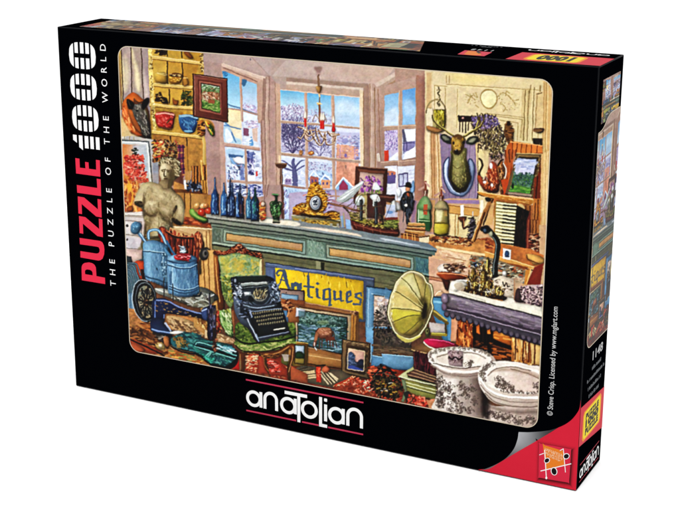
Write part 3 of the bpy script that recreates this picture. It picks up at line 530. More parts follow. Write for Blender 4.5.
C("320,112 326,86 346,74 372,80 388,108 382,136 360,156 334,146", '#a88c54', .94); C("324,112 328,90 348,80 370,84 384,108 378,134 358,150 336,142", '#f4ecbc', .94, col2='#e8dca4', g=(330, 80, 380, 150))
for q in ("270,120 290,100 310,110 300,90", "260,96 280,110 268,130", "386,110 410,90 440,110 460,140", "400,130 420,150 410,164", "430,100 450,120 470,118", "300,140 312,150", "420,100 424,84 436,92", "280,100 300,120"): L(q, 1, '#a89058', .75, True); 
K("254,86 316,90 316,140 262,136", 26, .8, '#a89058 #e8d8a0 #98804c #f0e0a8', 2, 30, 80, .7); K("392,88 480,100 476,160 400,160", 44, .8, '#a89058 #e8d8a0 #8c7444 #f0e0a8', 2, 30, 80, .7)
P("570,40 600,44 580,510 560,510", '#d8b47c', col2='#c49c60', g=(570, 0, 600, 0)); M("556,60 548,330;574,50 566,510;584,50 574,510", .7, '#9c7c4c', .7); M("590,50 578,510", .8, '#ecd4a0', .8); P("592,46 606,48 594,510 580,510", '#d4ac74')
P("540,90 570,84 568,240 536,240", '#d4b884'); L("544,96 564,90", .9, '#7c6440'); L("546,100 538,230", .6, '#94794c'); C("532,234 570,232 570,246 550,250", '#5c4028'); E(548, 240, 18, 6, '#846038'); P("528,272 568,272 566,326 560,326 556,290 548,326 536,326", '#3c2c20'); M("536,280 540,330;560,280 556,330", 1.2, '#241810')
# wall under the panelling between windows and deer
P("98,240 124,240 160,260 172,510 98,510", '#d4b48c'); P("104,240 120,240 118,510 98,510", '#e4ccA4'); P("126,244 150,250 168,510 128,510", '#c49468', col2='#e0c090', g=(128, 0, 168, 0)); M("124,240 128,510;150,250 158,510;136,250 138,510", .7, '#94683c', .8); M("114,250 112,500;146,260 152,500", .8, '#f4e0b8', .8)
P("158,252 316,296 312,512 170,512", '#8c7890', col2='#9c889c', g=(170, 0, 300, 0), tex=.1); M("196,300 196,510;240,440 240,510;278,300 276,510;300,300 300,510;220,400 220,510", .6, '#6a5078', .7); P("300,290 322,290 322,500 312,510", '#d8bc88'); L("312,296 310,510", 1, '#3c2c2c'); P("310,330 334,330 334,500 314,500", '#e0cc9c')
# chain and lantern
M("154,66 156,84 150,92 158,104;156,108 160,120 152,126;150,130 156,144;158,132 160,140", 1.1, '#5c5034', 1, True); K("148,64 162,64 162,142 150,142", 14, .9, '#4c4028 #c8b888 #746440', 1.4, 90, 50)
C("104,158 126,152 136,160 180,162 176,236 150,248 120,244 104,230", '#c8b48c', col2='#8c7c34', g=(104, 0, 176, 0)); P("134,160 180,164 178,200 140,200", '#a8982c'); K("136,160 178,164 176,236 146,236", 34, 1.3, '#c8c040 #7c7420 #e8e070 #5c5418', 2.4, 90, 15); C("106,158 122,154 130,160 128,230 108,228", '#e4d4b0', .9); C("108,222 150,232 172,240 146,250 114,240", '#a87848'); EO(144, 170, 39, 52, 1.2, '#6a5838', 0, 1, 180, 360); EO(143, 168, 37, 50, .5, '#c8b880', 0, 1, 190, 350); L("178,160 176,240", 1, '#4c4418')
# chair back, dried flowers
P("234,182 284,184 284,206 234,206", '#2c1418'); P("246,188 256,188 256,196 246,196", '#c89888'); M("238,200 238,246;250,206 250,246;262,206 262,250;274,206 270,240", .9, '#3c2420'); M("234,184 236,200", 2, '#2c1418')
K("280,186 340,176 386,184 400,226 420,260 424,330 390,360 350,350 320,310 300,260 286,230", 330, 1.6, '#2c2420 #4c3c34 #1c1814 #5c4c30 #3c3040 #6a5a38', 2, 70, 60); K("286,190 340,178 384,186 396,220 330,240 290,220", 120, 1.6, '#6c5888 #8c78a8 #4c3c68 #584470 #a490b8', 1.3, 30, 90); K("300,230 400,230 420,320 360,350", 90, 1.1, '#8c7848 #a89860 #5c4c2c #746040', 2.4, 100, 40)
C("424,208 436,206 442,222 452,240 450,280 436,300 420,270 414,236", '#7c5428'); K("416,210 450,216 450,290 424,290", 34, 1.4, '#5c3818 #a8743c #3c2410 #8c6030'); E(432, 214, 7, 9, '#3c2418')
# orange bench boards on the right
P("438,282 470,286 566,300 566,336 438,330", '#d07c38'); P("424,300 446,280 450,420 430,510 400,500", '#b85c20', .9); M("448,284 446,334;466,290 464,334;484,292 482,332;504,296 502,330;524,298 522,330;546,300 544,330", .9, '#7c3c14'); M("440,286 566,302", .8, '#f0b070')
M("430,330 426,500;446,330 440,420", 1, '#7c3410'); P("536,330 568,330 566,510 520,510", '#8c4420', tex=.2); M("548,340 536,510;558,340 552,510", 1.3, '#4c2010', .8)
# deer head
C("174,372 190,350 196,354 192,420 206,462 240,486 270,456 282,430 272,372 280,352 294,372 296,410 286,460 262,494 240,502 206,490 182,456 174,414", '#a4b0cc', col2='#6c7ca0', g=(180, 380, 290, 500)); O("174,372 190,350 196,354 192,420 206,462 240,486 270,456 282,430 272,372 280,352 294,372 296,410 286,460 262,494 240,502 206,490 182,456 174,414", 1, '#3c4468'); L("182,376 182,420 206,470 236,492", 1, '#dce4f8', .8, True)
C("196,420 206,350 204,320 262,310 266,350 280,420 272,450 244,480 226,480 206,456", '#8a8450', col2='#4c4824', g=(215, 330, 280, 440)); K("204,330 262,320 272,440 240,474 208,440", 150, 1, '#b0a864 #7c7640 #948c50 #c4b878 #645e30 #8c8448', 2.0, 90, 25, .6); C("212,340 236,336 244,400 236,450 214,430", '#b4ac70', .55, 2.5); M("212,380 228,392 250,380;210,410 232,424 262,408;216,440 238,452 262,436", .9, '#645c30', .7, True); C("194,424 214,452 240,470 270,452 282,424 264,478 240,486 218,478", '#241c10', .9, .6); C("194,420 202,360 206,326 212,350 206,430", '#2c2814', .75, .8); C("262,340 272,400 280,424 270,446 262,400", '#342e18', .7, .9)
C("162,262 176,256 196,266 210,280 206,292 188,290 172,280", '#3c4038'); C("168,262 186,264 200,280 180,280", '#7c7c68'); C("262,290 274,270 300,262 312,272 304,290 280,298", '#3c4038'); C("272,286 290,270 304,274 290,290", '#8c8c74'); O("162,262 176,256 196,266 210,280 206,292 188,290 172,280", .6, '#28301c')
C("206,274 222,260 246,262 260,276 254,300 244,326 234,336 218,336 206,318 204,296", '#ac8434', col2='#4c3c18', g=(212, 270, 256, 330)); C("214,264 230,256 250,264 246,280 230,276 216,278", '#6c4824', .9); C("216,286 230,280 240,290 236,318 216,316", '#ccaa58', .7, 1); K("208,268 256,270 246,318 214,318", 34, .9, '#f0d078 #a8741c #5c4014 #d8ac44', 2, 80, 30, .6); E(224, 324, 8, 8, '#1c1410'); E(222, 319, 3, 2.5, '#a89888'); E(213, 290, 4, 5, '#100a06'); E(253, 288, 5, 5, '#100a06'); C("246,296 256,300 246,326 238,330", '#4c3810', .8)
for s in ("212,262 180,240 150,220 134,200 130,180", "256,264 290,244 320,226 332,206 330,180 322,172", "176,240 166,226", "300,240 312,200 306,172", "320,226 316,190"):
    L(s, 2.1, '#5c4c24', 1, True, 1); 
for s in ("210,258 178,236 150,216 136,196 134,182", "258,260 290,240 318,222 328,204", "300,236 310,204"): L(s, 1, '#c8b868', 1, True, .5)
# kettle and jug
V(470, 150, 6.8)
P("60,0 130,0 120,180 70,180", '#dcc890', .8, 1); 
L("64,60 80,80 86,110 70,140 64,170 80,190", 1.8, '#3c2418', curve=True); C("56,170 76,180 92,206 130,230 176,256 196,270 180,290 130,290 96,270 66,230 54,196", '#a8502c', col2='#5c2814', g=(80, 200, 160, 290)); C("126,110 150,78 176,90 196,130 200,220 190,270 160,286 126,260 120,200", '#b85430', col2='#6c2c14', g=(130, 100, 200, 260)); K("124,120 190,120 196,270 130,270 90,230", 60, 1.6, '#d87848 #7c3418 #e89c68 #542010 #b04c24', 2, 80, 30); E(142, 106, 12, 20, '#f8f4f0', a=.9); E(100, 218, 11, 10, '#fff', a=.9); E(148, 240, 10, 12, '#fff4e8', a=.9)
C("186,110 196,80 212,64 230,90 240,120 236,200 226,290 206,290 204,220 194,170", '#9c6030'); K("190,90 236,90 236,280 206,280 196,170", 60, 1.4, '#d89858 #5c3418 #3c2010 #e8b880 #7c4c24', 2, 90, 25); L("230,90 246,130 240,190", 1.2, '#e8dcc8', curve=True); L("196,100 210,70 226,64", 1.4, '#2c1c10', curve=True)
P("210,200 262,200 262,300 230,296", '#b84c1c'); M("240,0 262,150;270,0 280,60", 1.6, '#6c2c10'); P("244,0 330,0 300,60 250,200", '#b8602c', .8); M("262,0 270,80;290,0 284,60;316,0 310,40", 1.1, '#6c3414')
# leaning framed landscape
P("318,20 492,26 428,322 240,296", '#6c5438'); P("326,32 480,38 420,314 258,290", '#94784c', col2='#5c4428', g=(300, 30, 440, 300)); K("470,40 488,44 424,318 400,310", 60, 1.1, '#3c2c18 #b89c68 #6c5430', 1, 0, 90); P("334,44 468,50 414,300 270,286", '#3c2c1c')
P("322,56 454,62 402,296 272,284", '#a8b4d8', col2='#c8c4d8', g=(390, 60, 380, 180)); P("296,166 440,170 402,296 272,284", '#3c6040', col2='#5c8c38', g=(350, 160, 340, 290)); K("296,150 340,160 380,150 430,162 414,250 286,240", 110, 1.4, '#3c5c5c #587c6c #28444c #6c8c70 #4c6c60', 1.4, 20, 80); K("280,246 410,256 404,292 274,282", 40, 1.4, '#5c9438 #78a848 #3c7430', 3, 5, 10); E(290, 246, 8, 18, '#1c2c20'); M("350,90 332,150;300,120 320,90", 1, '#d8dcec', .8); K("330,60 450,66 430,130 310,130", 30, 2.4, '#c8cce4 #98a4d0 #dcdcec', 3, 5, 15, .7); M("318,22 492,28", .9, '#c8a870'); L("240,298 428,322", .8, '#2c1c10'); P("262,286 420,300 420,318 258,300", '#a89480', .8)
P("484,30 546,0 530,510 478,510", '#d8b078', col2='#e4c490', g=(490, 0, 530, 0)); M("496,0 484,510;520,0 508,510;536,0 524,500", .6, '#b08850', .7); P("440,190 480,150 476,330 430,340", '#7c3818'); M("462,180 448,330", 1.5, '#4c1c0c'); P("430,330 482,330 480,510 432,510", '#b87434'); M("446,360 436,510;464,340 460,510", 1.2, '#6c3c18')
# small shelf
P("48,284 130,296 430,336 428,362 410,372 120,322 60,300", '#d0903c', col2='#9c6424', g=(200, 296, 195, 350)); M("50,284 240,312 430,338", .8, '#f0c880'); L("60,302 120,326 410,374", .8, '#4c2810'); K("100,300 420,344 410,366 130,322", 26, 1, '#a8682c #e8b068', 4, 8, 5)
# shelf struts, accordion
P("160,330 430,374 430,510 160,510", '#a86834', tex=.2); M("380,380 380,510;410,380 410,510;340,370 340,420", 1.2, '#5c3014'); C("330,366 366,380 374,430 340,440 324,400", '#c8b078', .9)
P("64,310 120,320 110,510 60,510", '#d8c090'); P("128,330 156,336 76,510 46,510", '#c89458', col2='#8c5c2c', g=(90, 400, 120, 420)); L("156,338 90,510", 1.4, '#4c2c14'); L("124,334 60,480", .8, '#f0d0a0'); C("104,324 136,328 140,348 110,348", '#241c1c'); P("142,360 168,360 150,510 100,510", '#d0a468', .8)
V(470, 220, 6.8)
P("178,-130 318,-112 300,190 164,160 160,0", '#d8cc94', col2='#c8ba84', g=(170, -100, 300, 100))
for k in range(13):
    y = -122+k*23.5
    P(f"{176-k},{y} {320-k*1.6},{y+17} {319-k*1.6},{y+27} {176-k},{y+9}", '#f2eab8'); L(f"{174-k},{y+13} {318-k*1.6},{y+31}", .5, '#4c401c')
    if k % 7 not in (2, 6): P(f"{226-k},{y+14} {318-k*1.6},{y+26} {318-k*1.6},{y+36} {226-k},{y+23}", '#1c1810')
M("178,-130 318,-112;162,160 300,190", 1.2, '#8c5c24'); L("176,-128 160,160", 1.3, '#a87c34')
P("318,-100 404,-60 380,200 296,180", '#16100e'); K("320,-90 400,-50 380,190 306,170", 40, 1, '#2c1c18 #0c0808 #3c2420', 4, 95, 5); P("386,0 412,-60 416,20 404,240 376,250", '#6c2c20'); L("400,0 388,240", .8, '#a85c40'); P("412,0 470,0 470,240 404,240", '#5c3420'); K("410,80 466,90 460,240 410,230", 60, 1.8, '#2c1814 #8c5434 #c89068 #3c201c #a84c30 #d8b898'); P("416,0 470,0 470,90 420,90", '#a86c38'); M("430,0 428,90;450,0 450,90", 1.1, '#5c3014')
# desk organ
P("-80,140 160,150 420,200 500,240 496,300 400,330 -80,200", '#a45c28', col2='#b87038', g=(0, 150, 100, 250), tex=.18); P("-80,180 60,196 290,270 440,316 440,336 200,290 0,220 -80,206", '#d09850'); M("-80,182 60,200 290,274 440,320", .7, '#f4d090'); M("-80,208 40,228 200,292 430,342", .9, '#4c2410'); P("200,280 400,320 370,340 200,310", '#8c4c20'); C("60,130 130,120 160,160 150,200 60,180", '#9c4c28', .8); K("-20,130 150,126 160,190 20,200", 50, 2, '#c87840 #6c2c18 #e0a060 #8c4828', 3, 10, 20); C("380,236 440,236 500,260 500,290 440,300 400,270", '#d8a458'); L("386,240 400,270 470,296", 1, '#6c3c18', curve=True); P("440,320 500,290 480,440 380,440", '#843020'); P("380,340 416,330 390,440 360,430", '#c8863c'); L("414,334 384,436", .8, '#f0bc70')
P("0,240 160,260 380,340 370,430 120,430 0,400", '#8c7c60', tex=.25); K("0,240 370,340 360,430 100,420 0,380", 220, 1.9, '#3c3024 #c8b898 #5c5040 #8c7454 #e0d4b8 #1c1814 #6c8088 #a8542c'); E(44, 306, 17, 17, '#181c28'); E(44, 306, 9, 9, '#5c6c8c'); E(234, 362, 16, 18, '#d0ccc0'); E(232, 358, 7, 8, '#fff'); EO(100, 326, 18, 30, 1, '#d8ccb0')
P("224,190 278,200 274,272 222,260", '#e8ecec'); E(250, 228, 15, 22, '#34587c'); L("240,246 262,248", 1.1, '#1c3450')
L("86,60 130,74 170,120 190,160 186,220 174,290 172,380", 5.2, '#1c1c18', 1, True); L("120,84 164,130 180,180 166,280 160,370", 1, '#8c9890', .9, True); E(108, 64, 26, 28, '#14161c'); E(100, 70, 12, 14, '#4c5c6c'); E(142, 94, 14, 20, '#a8a488')
# soda siphons, candles, books to the right of the counter
V(385, 200, 6.8)
P("180,0 215,0 200,160 180,180", '#94788c'); P("430,60 640,100 600,270 430,240", '#d8c490', tex=.12); P("300,0 340,0 340,220 300,220", '#c49868'); P("430,30 650,60 640,110 430,84", '#cc9c58'); M("430,34 640,60;430,86 630,112", .7, '#8c5c2c'); P("436,90 476,94 470,230 436,230", '#e4c890', .8); M("480,100 476,240;500,96 496,240", .8, '#a87c44'); P("400,0 640,0 640,30 420,20", '#9c80a0')
P("290,240 680,270 680,370 350,330 290,290", '#b87840', col2='#c88c50', g=(0, 250, 0, 350), tex=.2); K("300,236 600,262 580,316 320,280", 130, 2.2, '#5c3824 #d8a868 #8c4c28 #382018 #e8c48c #a46034', 2, 5, 30); P("344,310 680,366 680,384 350,330", '#e8cc98'); L("346,332 590,372", .8, '#8c6434')
P("300,320 350,330 590,372 560,440 540,510 300,510", '#d8a880', col2='#e0b890', g=(300, 330, 500, 500)); K("380,340 560,390 520,480 360,430", 60, 3, '#e8c8a0 #c89c78 #d4a888 #f0d4b0', 3, 15, 30, .6); M("420,384 550,412", .8, '#8c5c3c', .7)
C("216,90 218,44 240,8 280,0 310,30 316,100 312,200 296,214 230,190 218,150", '#4c7848', col2='#8cac74', g=(220, 0, 312, 0)); C("232,40 256,6 270,30 262,120 234,130", '#a8c890', .8, 1); C("226,130 312,140 310,200 240,190 226,170", '#24502c', .85, .5); L("226,138 312,144", .7, '#c8dca8'); P("260,26 288,26 288,100 262,100", '#b85c38'); P("266,40 282,40 282,80 268,80", '#d88858'); L("308,50 312,190", 1.2, '#1c3420'); L("226,60 228,150", .7, '#e8f4d8')
C("340,80 352,30 378,6 404,6 426,34 434,90 430,230 380,244 338,226 336,140", '#b8a868', col2='#8c8048', g=(340, 0, 430, 0)); C("354,40 380,10 392,40 384,140 350,146", '#e0d8a8', .85, 1); C("342,156 428,160 428,226 384,236 342,222", '#d8c850', col2='#b09c28', g=(340, 0, 428, 0)); L("340,156 430,160", 1, '#5c5020'); L("340,228 384,244 430,230", 1.5, '#2c2414', curve=True); P("400,50 424,50 424,110 402,106", '#a88850'); O("340,80 352,30 378,6 404,6 426,34 434,90 430,230 380,244 338,226 336,140", .6, '#5c5028')
V(385, 135, 6.8)
for x, y in ((276, 380), (384, 420)):
    P(f"{x-12},{y} {x+14},{y} {x+18},{y+50} {x-16},{y+50}", '#8c6450'); E(x, y, 16, 14, '#7c4c38'); L(f"{x-44},{y-6} {x-10},{y-26} {x+6},{y-14}", 2, '#b89080', curve=True); L(f"{x},{y-10} {x},{y-60}", 2, '#8c4c38'); L(f"{x},{y-56} {x+24},{y-30}", 1.6, '#c8a090'); L(f"{x-3},{y} {x-5},{y+44}", .8, '#e8d0c0')
C("222,500 240,440 274,414 306,440 316,510", '#6c9058', col2='#a8bc88', g=(220, 0, 316, 0)); P("262,470 290,470 290,510 262,510", '#b8603c'); C("340,500 356,460 386,444 414,466 430,510", '#b8a878')
# toy soldier
C("140,340 146,322 166,322 178,336 172,352 146,352", '#2c2418'); E(156, 366, 16, 20, '#c8906c'); L("138,348 176,352", 1.4, '#181410'); C("126,400 148,384 176,386 192,410 194,470 176,510 116,510 108,440", '#343438'); K("120,396 188,400 188,500 116,500", 50, 1.6, '#4c5058 #1c1c20 #5c646c #281c1c #6c5c50', 2, 85, 20); E(146, 476, 12, 10, '#e8e4dc'); C("150,392 166,396 164,420 152,412", '#a85c3c')
C("76,376 96,362 110,380 106,410 88,420", '#e8ecf4'); C("50,470 70,450 100,470 106,510 50,510", '#d0d0d0')
V(385, 200, 6.8)
C("110,0 196,0 196,30 184,80 160,110 168,160 146,160 140,80 110,50", '#24242a'); K("114,0 194,0 184,80 150,150 130,60", 40, 1.6, '#3c4450 #14141a #4c5460', 3, 88, 15); E(144, 36, 12, 10, '#e4e0d8'); L("134,50 122,150", .8, '#4c4c54')
# book pile
for s, c in (("110,224 300,240 300,290 230,296 106,262", '#9c6434'), ("140,196 276,212 270,238 230,240 134,218", '#b07c44'), ("146,172 276,184 276,206 150,196", '#a46c3c'), ("160,152 270,158 276,176 180,176 152,168", '#b88850')): P(s, c)
P("230,246 298,240 300,288 236,294", '#e0cca4'); M("110,232 230,252 300,244;106,262 230,294;144,196 276,210;150,174 240,186;136,218 226,238", .9, '#4c2814'); M("150,226 152,266;186,232 188,274;204,236 206,280;130,228 128,262", .9, '#e0a860'); M("160,154 266,162;150,182 270,192;140,204 262,220", .6, '#e8c890')
# candelabra
P("514,36 538,34 536,114 514,116", '#f8f0e0'); C("498,116 550,112 546,136 530,150 510,140", '#6c3c24'); L("526,146 534,190 560,180 580,186 590,150", 1.9, '#4c3028', 1, True); C("582,130 600,110 612,150 618,180 600,220 606,256 560,262 584,220 576,180", '#3c2c2c'); K("570,120 616,130 610,256 560,256", 44, 1.4, '#5c5458 #1c1418 #8c8488 #3c2820'); L("596,112 600,80", 1, '#c8c0b8'); L("534,130 536,180", 1.2, '#a87048')
P("648,0 668,0 668,80 646,90", '#f0e4c8'); P("676,70 690,90 612,284 584,280", '#c08848', col2='#8c5828', g=(620, 180, 650, 190)); L("680,86 608,280", 1.2, '#4c2c14'); L("668,80 592,272", .6, '#f0c890')
FORM[0] = .55
# --- floor, rugs and far lower parts
V(0, 0, 1)
P("120,330 210,330 240,370 400,360 440,420 560,440 560,450 120,450", '#8c5030', tex=.25)
# --- things standing on the counter behind: window sill zone
V(295, 190, 6.8)
P("-40,20 260,0 420,0 560,80 560,180 300,260 -40,200", '#b0a4c0'); K("60,30 240,10 280,100 200,150 80,60", 70, 2, '#b04c5c #e0c8d0 #8c6c9c #d08878 #f0ecf8 #6c5c90'); M("200,0 210,60;276,0 280,80;180,30 420,60", 1.4, '#b4907c')
P("240,60 430,120 430,240 300,220", '#a88c94', .8, 1)
# picture with purple flowers behind the ship
V(295, 130, 6.8)
P("412,244 630,264 618,520 400,500", '#5c3428'); P("440,282 602,300 590,500 428,490", '#b8988c', col2='#c8a898', g=(500, 290, 500, 480)); P("424,262 616,280 610,300 436,284", '#7c4c38'); L("414,246 630,266", .6, '#a87860'); K("446,320 560,310 596,400 580,430 450,420", 90, 1.5, '#6c3478 #a850b8 #8c4498 #4c2858 #c07cc8', 1.6, 60, 60); E(544, 380, 16, 26, '#f0d8dc'); K("470,400 580,400 580,460 470,450", 24, 1.2, '#5c7c3c #3c5c30 #8c9c50', 3, 80, 30)
P("490,430 680,440 680,500 590,480 590,600 490,600", '#54302a'); P("500,440 680,452 680,462 500,452", '#7c5044'); P("420,440 490,430 490,600 420,600", '#a89860', .8)
# ship: sails, hull, masts
C("280,476 320,440 390,390 450,350 468,352 440,400 400,450 360,486 320,492", '#c8ccca', .94, col2='#989e9c', g=(360, 400, 390, 480)); C("300,470 400,392 458,354 420,400 350,460", '#ecf0f0', .85, .8)
M("300,470 440,380;330,480 450,372;360,482 456,376", .6, '#8c9490', .8)
C("528,400 540,370 552,350 566,370 580,400 560,410", '#dcdce0', .94); C("410,500 416,470 440,452 466,470 470,500 440,520", '#c8ccc4', .94)
V(295, 190, 6.8)
L("230,90 330,112 400,134 470,150", 1.9, '#6c4430'); L("236,90 400,130", .6, '#b89078'); L("330,118 400,180 430,200", 1.5, '#4c3c34'); M("330,120 460,60;340,130 440,40;400,134 420,60;440,180 460,0;360,160 440,120", .45, '#5c5044', .8)
C("408,80 420,50 446,36 470,50 474,72 452,100 430,120 414,104", '#ccd0c8', .94, col2='#8c9490', g=(430, 40, 440, 120)); E(432, 64, 18, 16, '#e8ecec', a=.8); C("508,50 520,28 552,26 576,50 580,76 552,88 548,120 530,106 528,72", '#c0c4c0', .94); C("520,40 550,32 572,54 540,64", '#f0f2f2', .8, .8); C("650,90 680,70 690,150 660,130", '#d0d0cc')
C("380,196 460,206 520,226 600,250 700,260 700,316 600,306 480,292 410,270 388,240", '#74382c', col2='#4c2018', g=(500, 220, 480, 300)); P("370,160 470,200 600,230 700,224 700,260 600,258 480,232 380,204", '#7c7430'); K("380,170 600,220 700,230 700,262 580,256 420,222", 80, 1.4, '#a8984c #4c4420 #c0b060 #5c3020 #342c14', 1.8, 10, 30); M("390,206 480,236 590,262 700,272", .8, '#2c1410', curve=True); M("400,232 500,262 600,284 700,292", .7, '#9c5c48', curve=True); K("430,226 690,262 690,276 440,240", 30, 1, '#d8c070 #2c1c14', 1, 0, 30)
P("606,200 700,200 700,256 606,250", '#6c7038'); K("606,200 700,200 700,254 606,250", 30, 1.3, '#8c9048 #404820 #a8a860', 3, 5, 20); P("604,160 700,150 700,200 620,196", '#c0bccc', .8); P("610,188 700,186 700,204 606,204", '#7c4030')
P("440,70 460,66 462,210 440,206", '#2c2c2c'); P("540,80 562,76 564,230 542,232", '#302e30'); M("446,74 446,200;546,90 548,220", .7, '#6c7474'); L("590,160 600,230", 1.6, '#241c18'); K("560,160 620,160 610,220 570,210", 20, 1.3, '#241c14 #5c4c3c'); P("584,60 612,60 612,170 584,170", '#442824'); P("620,100 680,100 680,180 620,180", '#b0bcdc', .8); E(645, 150, 22, 12, '#5c8cc8', a=.8)
M("300,100 452,20;370,170 446,36;446,36 552,26;552,26 660,90;470,100 530,180;456,60 420,196;456,60 500,210;560,40 520,220;560,40 620,226;660,80 600,226;350,120 400,196", .4, '#4c4034', .85); M("420,110 480,104;524,116 590,110;430,140 476,136", .9, '#5c4634'); M("400,214 420,262;460,232 470,280;520,246 530,290;580,262 586,302", .5, '#a86c54', .7)
P("452,280 466,284 466,312 452,308", '#5c3024'); K("372,150 430,150 440,200 390,200", 30, 1.5, '#5c4c34 #a89868 #8c8050 #3c3424'); P("300,180 330,170 340,260 310,260", '#8ca4c0'); M("300,150 316,250;330,160 340,250", 1.3, '#a89878'); P("346,196 376,206 384,270 350,266", '#84b0e0', .9)
# clock
P("20,176 60,170 310,200 306,240 20,220", '#7c7454'); P("24,184 300,214 300,250 250,246 26,216", '#a8985c', col2='#7c6c38', g=(0, 190, 0, 250)); M("20,178 306,206;24,222 300,252", 1, '#e0d8b0'); K("60,196 250,218 250,244 60,220", 50, 1.2, '#c89c3c #7c5c20 #e0b858 #5c4818', 2, 8, 20)
V(205, 185, 6.8)
P("590,206 680,214 680,270 596,250", '#98906c'); P("604,224 680,236 680,262 604,246", '#a88c44'); L("590,208 680,216", .9, '#d8d0ac'); C("598,190 610,150 640,130 680,124 690,200 620,204", '#a8681c'); K("600,200 612,150 660,126 690,130 690,200", 50, 2, '#d89830 #8c5414 #f0c050 #6c3c0c')
C("596,256 620,262 626,282 606,280", '#5c5c5c'); E(646, 276, 15, 15, '#7c7468'); E(642, 270, 6, 6, '#d8d8d0')
V(295, 190, 6.8)
C("0,130 20,104 60,90 90,110 110,150 140,170 200,160 240,140 290,150 300,180 280,204 200,196 60,172 10,166", '#b87c20', col2='#8c5410', g=(0, 100, 0, 200)); C("84,20 100,-20 120,-50 150,-52 170,-30 200,10 220,50 214,110 190,150 140,170 100,150 80,100", '#c48c28')
K("84,20 110,-40 150,-54 180,-20 216,30 220,100 190,156 110,156 80,100", 200, 1.5, '#e8b040 #7c4c10 #f8d880 #a86c18 #5c3408 #d89c30'); K("0,130 60,90 100,130 200,160 290,150 296,200 60,174", 150, 1.6, '#e8b040 #7c4c10 #f8d070 #5c3408 #c88824')
E(140, 92, 48, 60, '#a87424'); E(140, 90, 42, 54, '#6c4414'); E(139, 88, 37, 48, '#f0f0ec', .94, col2='#c8cccc', g=(110, 60, 170, 130)); E(139, 88, 17, 22, '#d0d4d4'); EO(139, 88, 28, 37, 1, '#5c6470', a=.7); M("139,88 150,64;139,88 124,80;130,98 152,96;128,72 150,80", 1, '#202838'); C("50,160 140,172 230,180 230,192 60,178", '#3c2810')
for x, y in ((34, 244), (246, 270), (292, 270)): P(f"{x-10},{y-44} {x+8},{y-42} {x+8},{y-8} {x-8},{y-8}", '#a09c8c'); E(x, y, 13, 13, '#5c5444'); E(x-3, y-4, 5, 5, '#c8c4b4')
FORM[0] = 0.
# --- the grey-green counter, drawn as bands between its top edge and the foot of its frieze
V(0, 0, 1)
P("208,244 430,276 430,300 398,300 300,296 212,290", '#6c6c50', col2='#7c7854', g=(300, 258, 296, 275), tex=.12)
M("240,254 430,282;240,262 430,290", 1.4, '#4c4c38', .5); P("316,261 321,262 321,271 316,269", '#8c8c6c'); P("321,262 325,263 324,272 321,271", '#2c3020')
P("206,214 230,213 280,218 330,226 395,237 428,243 437,249 395,242.5 305,228.5 206,216", '#94948a', col2='#6c7880', g=(210, 0, 436, 0)); C("262,219 292,221 300,225 285,228 262,224", '#f0e4cc', .9, .8); C("300,227 330,229 360,235 352,238 300,231", '#f4dcc0', .85, .8); C("380,238 404,242 420,246 400,246", '#dce4ec', .7, .7)
def ct(x): return np.interp(x, [206, 305, 395, 437], [215.3, 227.8, 242, 248.8])
def cb(x): return np.interp(x, [206, 430, 437], [243, 276, 277])
def band(x0, x1, t0, t1, col, a=1., col2=None, sl=0):
    xs = [x0+(x1-x0)*k/8 for k in range(9)]
    q = [(x, ct(x)*(1-t0)+cb(x)*t0) for x in xs]+[(x-sl, ct(x)*(1-t1)+cb(x)*t1) for x in xs[::-1]]
    F(pts(q), col, a, .25, col2, (x0, 0, x1, 0) if col2 is not None else None, .08)
band(206, 437, 0, .07, '#a8a89c', 1, '#7c8c94'); band(207, 436, .07, .14, '#484c44', 1, '#34484c'); band(208, 435, .12, .25, '#8c9080', 1, '#687870'); band(210, 432, .24, .29, '#30382f', 1, '#1c2c30'); band(211, 431, .28, .38, '#788070', 1, '#5c7068'); band(212, 429, .36, 1, '#7c8878', 1, '#587468'); band(212, 429, .36, .385, '#2c342c')
band(213, 221, .42, .92, '#66705f'); band(308, 324, .4, .92, '#7c9484'); band(416, 428, .42, .92, '#4c7478'); K("308,238 324,241 324,256 308,254", 26, 1.6, '#688070 #94a898 #88a08c', 2, 80, 30); K("214,228 221,229 221,240 214,239", 12, 1.4, '#58645a #7c8878', 2, 85, 10); K("416,258 428,260 428,272 416,270", 14, 1.4, '#3c6068 #64908c', 2, 85, 10)
for x0, x1 in ((223, 306), (326, 414)):
    band(x0, x1, .42, .9, '#424a40'); band(x0+.6, x1-.6, .44, .88, '#94a08c', 1, '#84988c'); band(x0+3, x1-3, .52, .82, '#4c4c38'); band(x0+3.8, x1-3.8, .555, .79, '#c8a068', 1, '#b8946c'); band(x0+4, x1-4, .72, .8, '#a88454', .8)
band(210, 430, .93, 1.0, '#a8b49c', 1, '#7c9890'); band(210, 430, 1.0, 1.05, '#141c14')
V(385, 265, 6.8)
K("0,40 120,60 60,160 0,150", 14, 2, '#54583c #7c7c5c', 4, 8, 5, .6)
# side cabinet between counter and bath
V(385, 265, 6.8)
P("296,-60 640,40 480,200 300,230", '#d0a488', col2='#d8b090', g=(300, 0, 400, 200), tex=.1); P("300,76 400,92 400,110 300,92", '#b47c5c'); M("300,76 400,92;300,94 390,112", .7, '#7c4c34'); C("340,210 350,180 376,172 404,190 410,212", '#e0b890'); L("344,206 360,180 380,176", .7, '#fff0d8', curve=True)
C("356,30 376,0 420,-10 470,10 500,0 520,30 500,60 400,60", '#e8d8c8'); K("400,0 530,-20 560,40 430,50", 50, 2, '#5c3828 #8c6444 #d8b898 #3c2418')

FORM[0] = .55
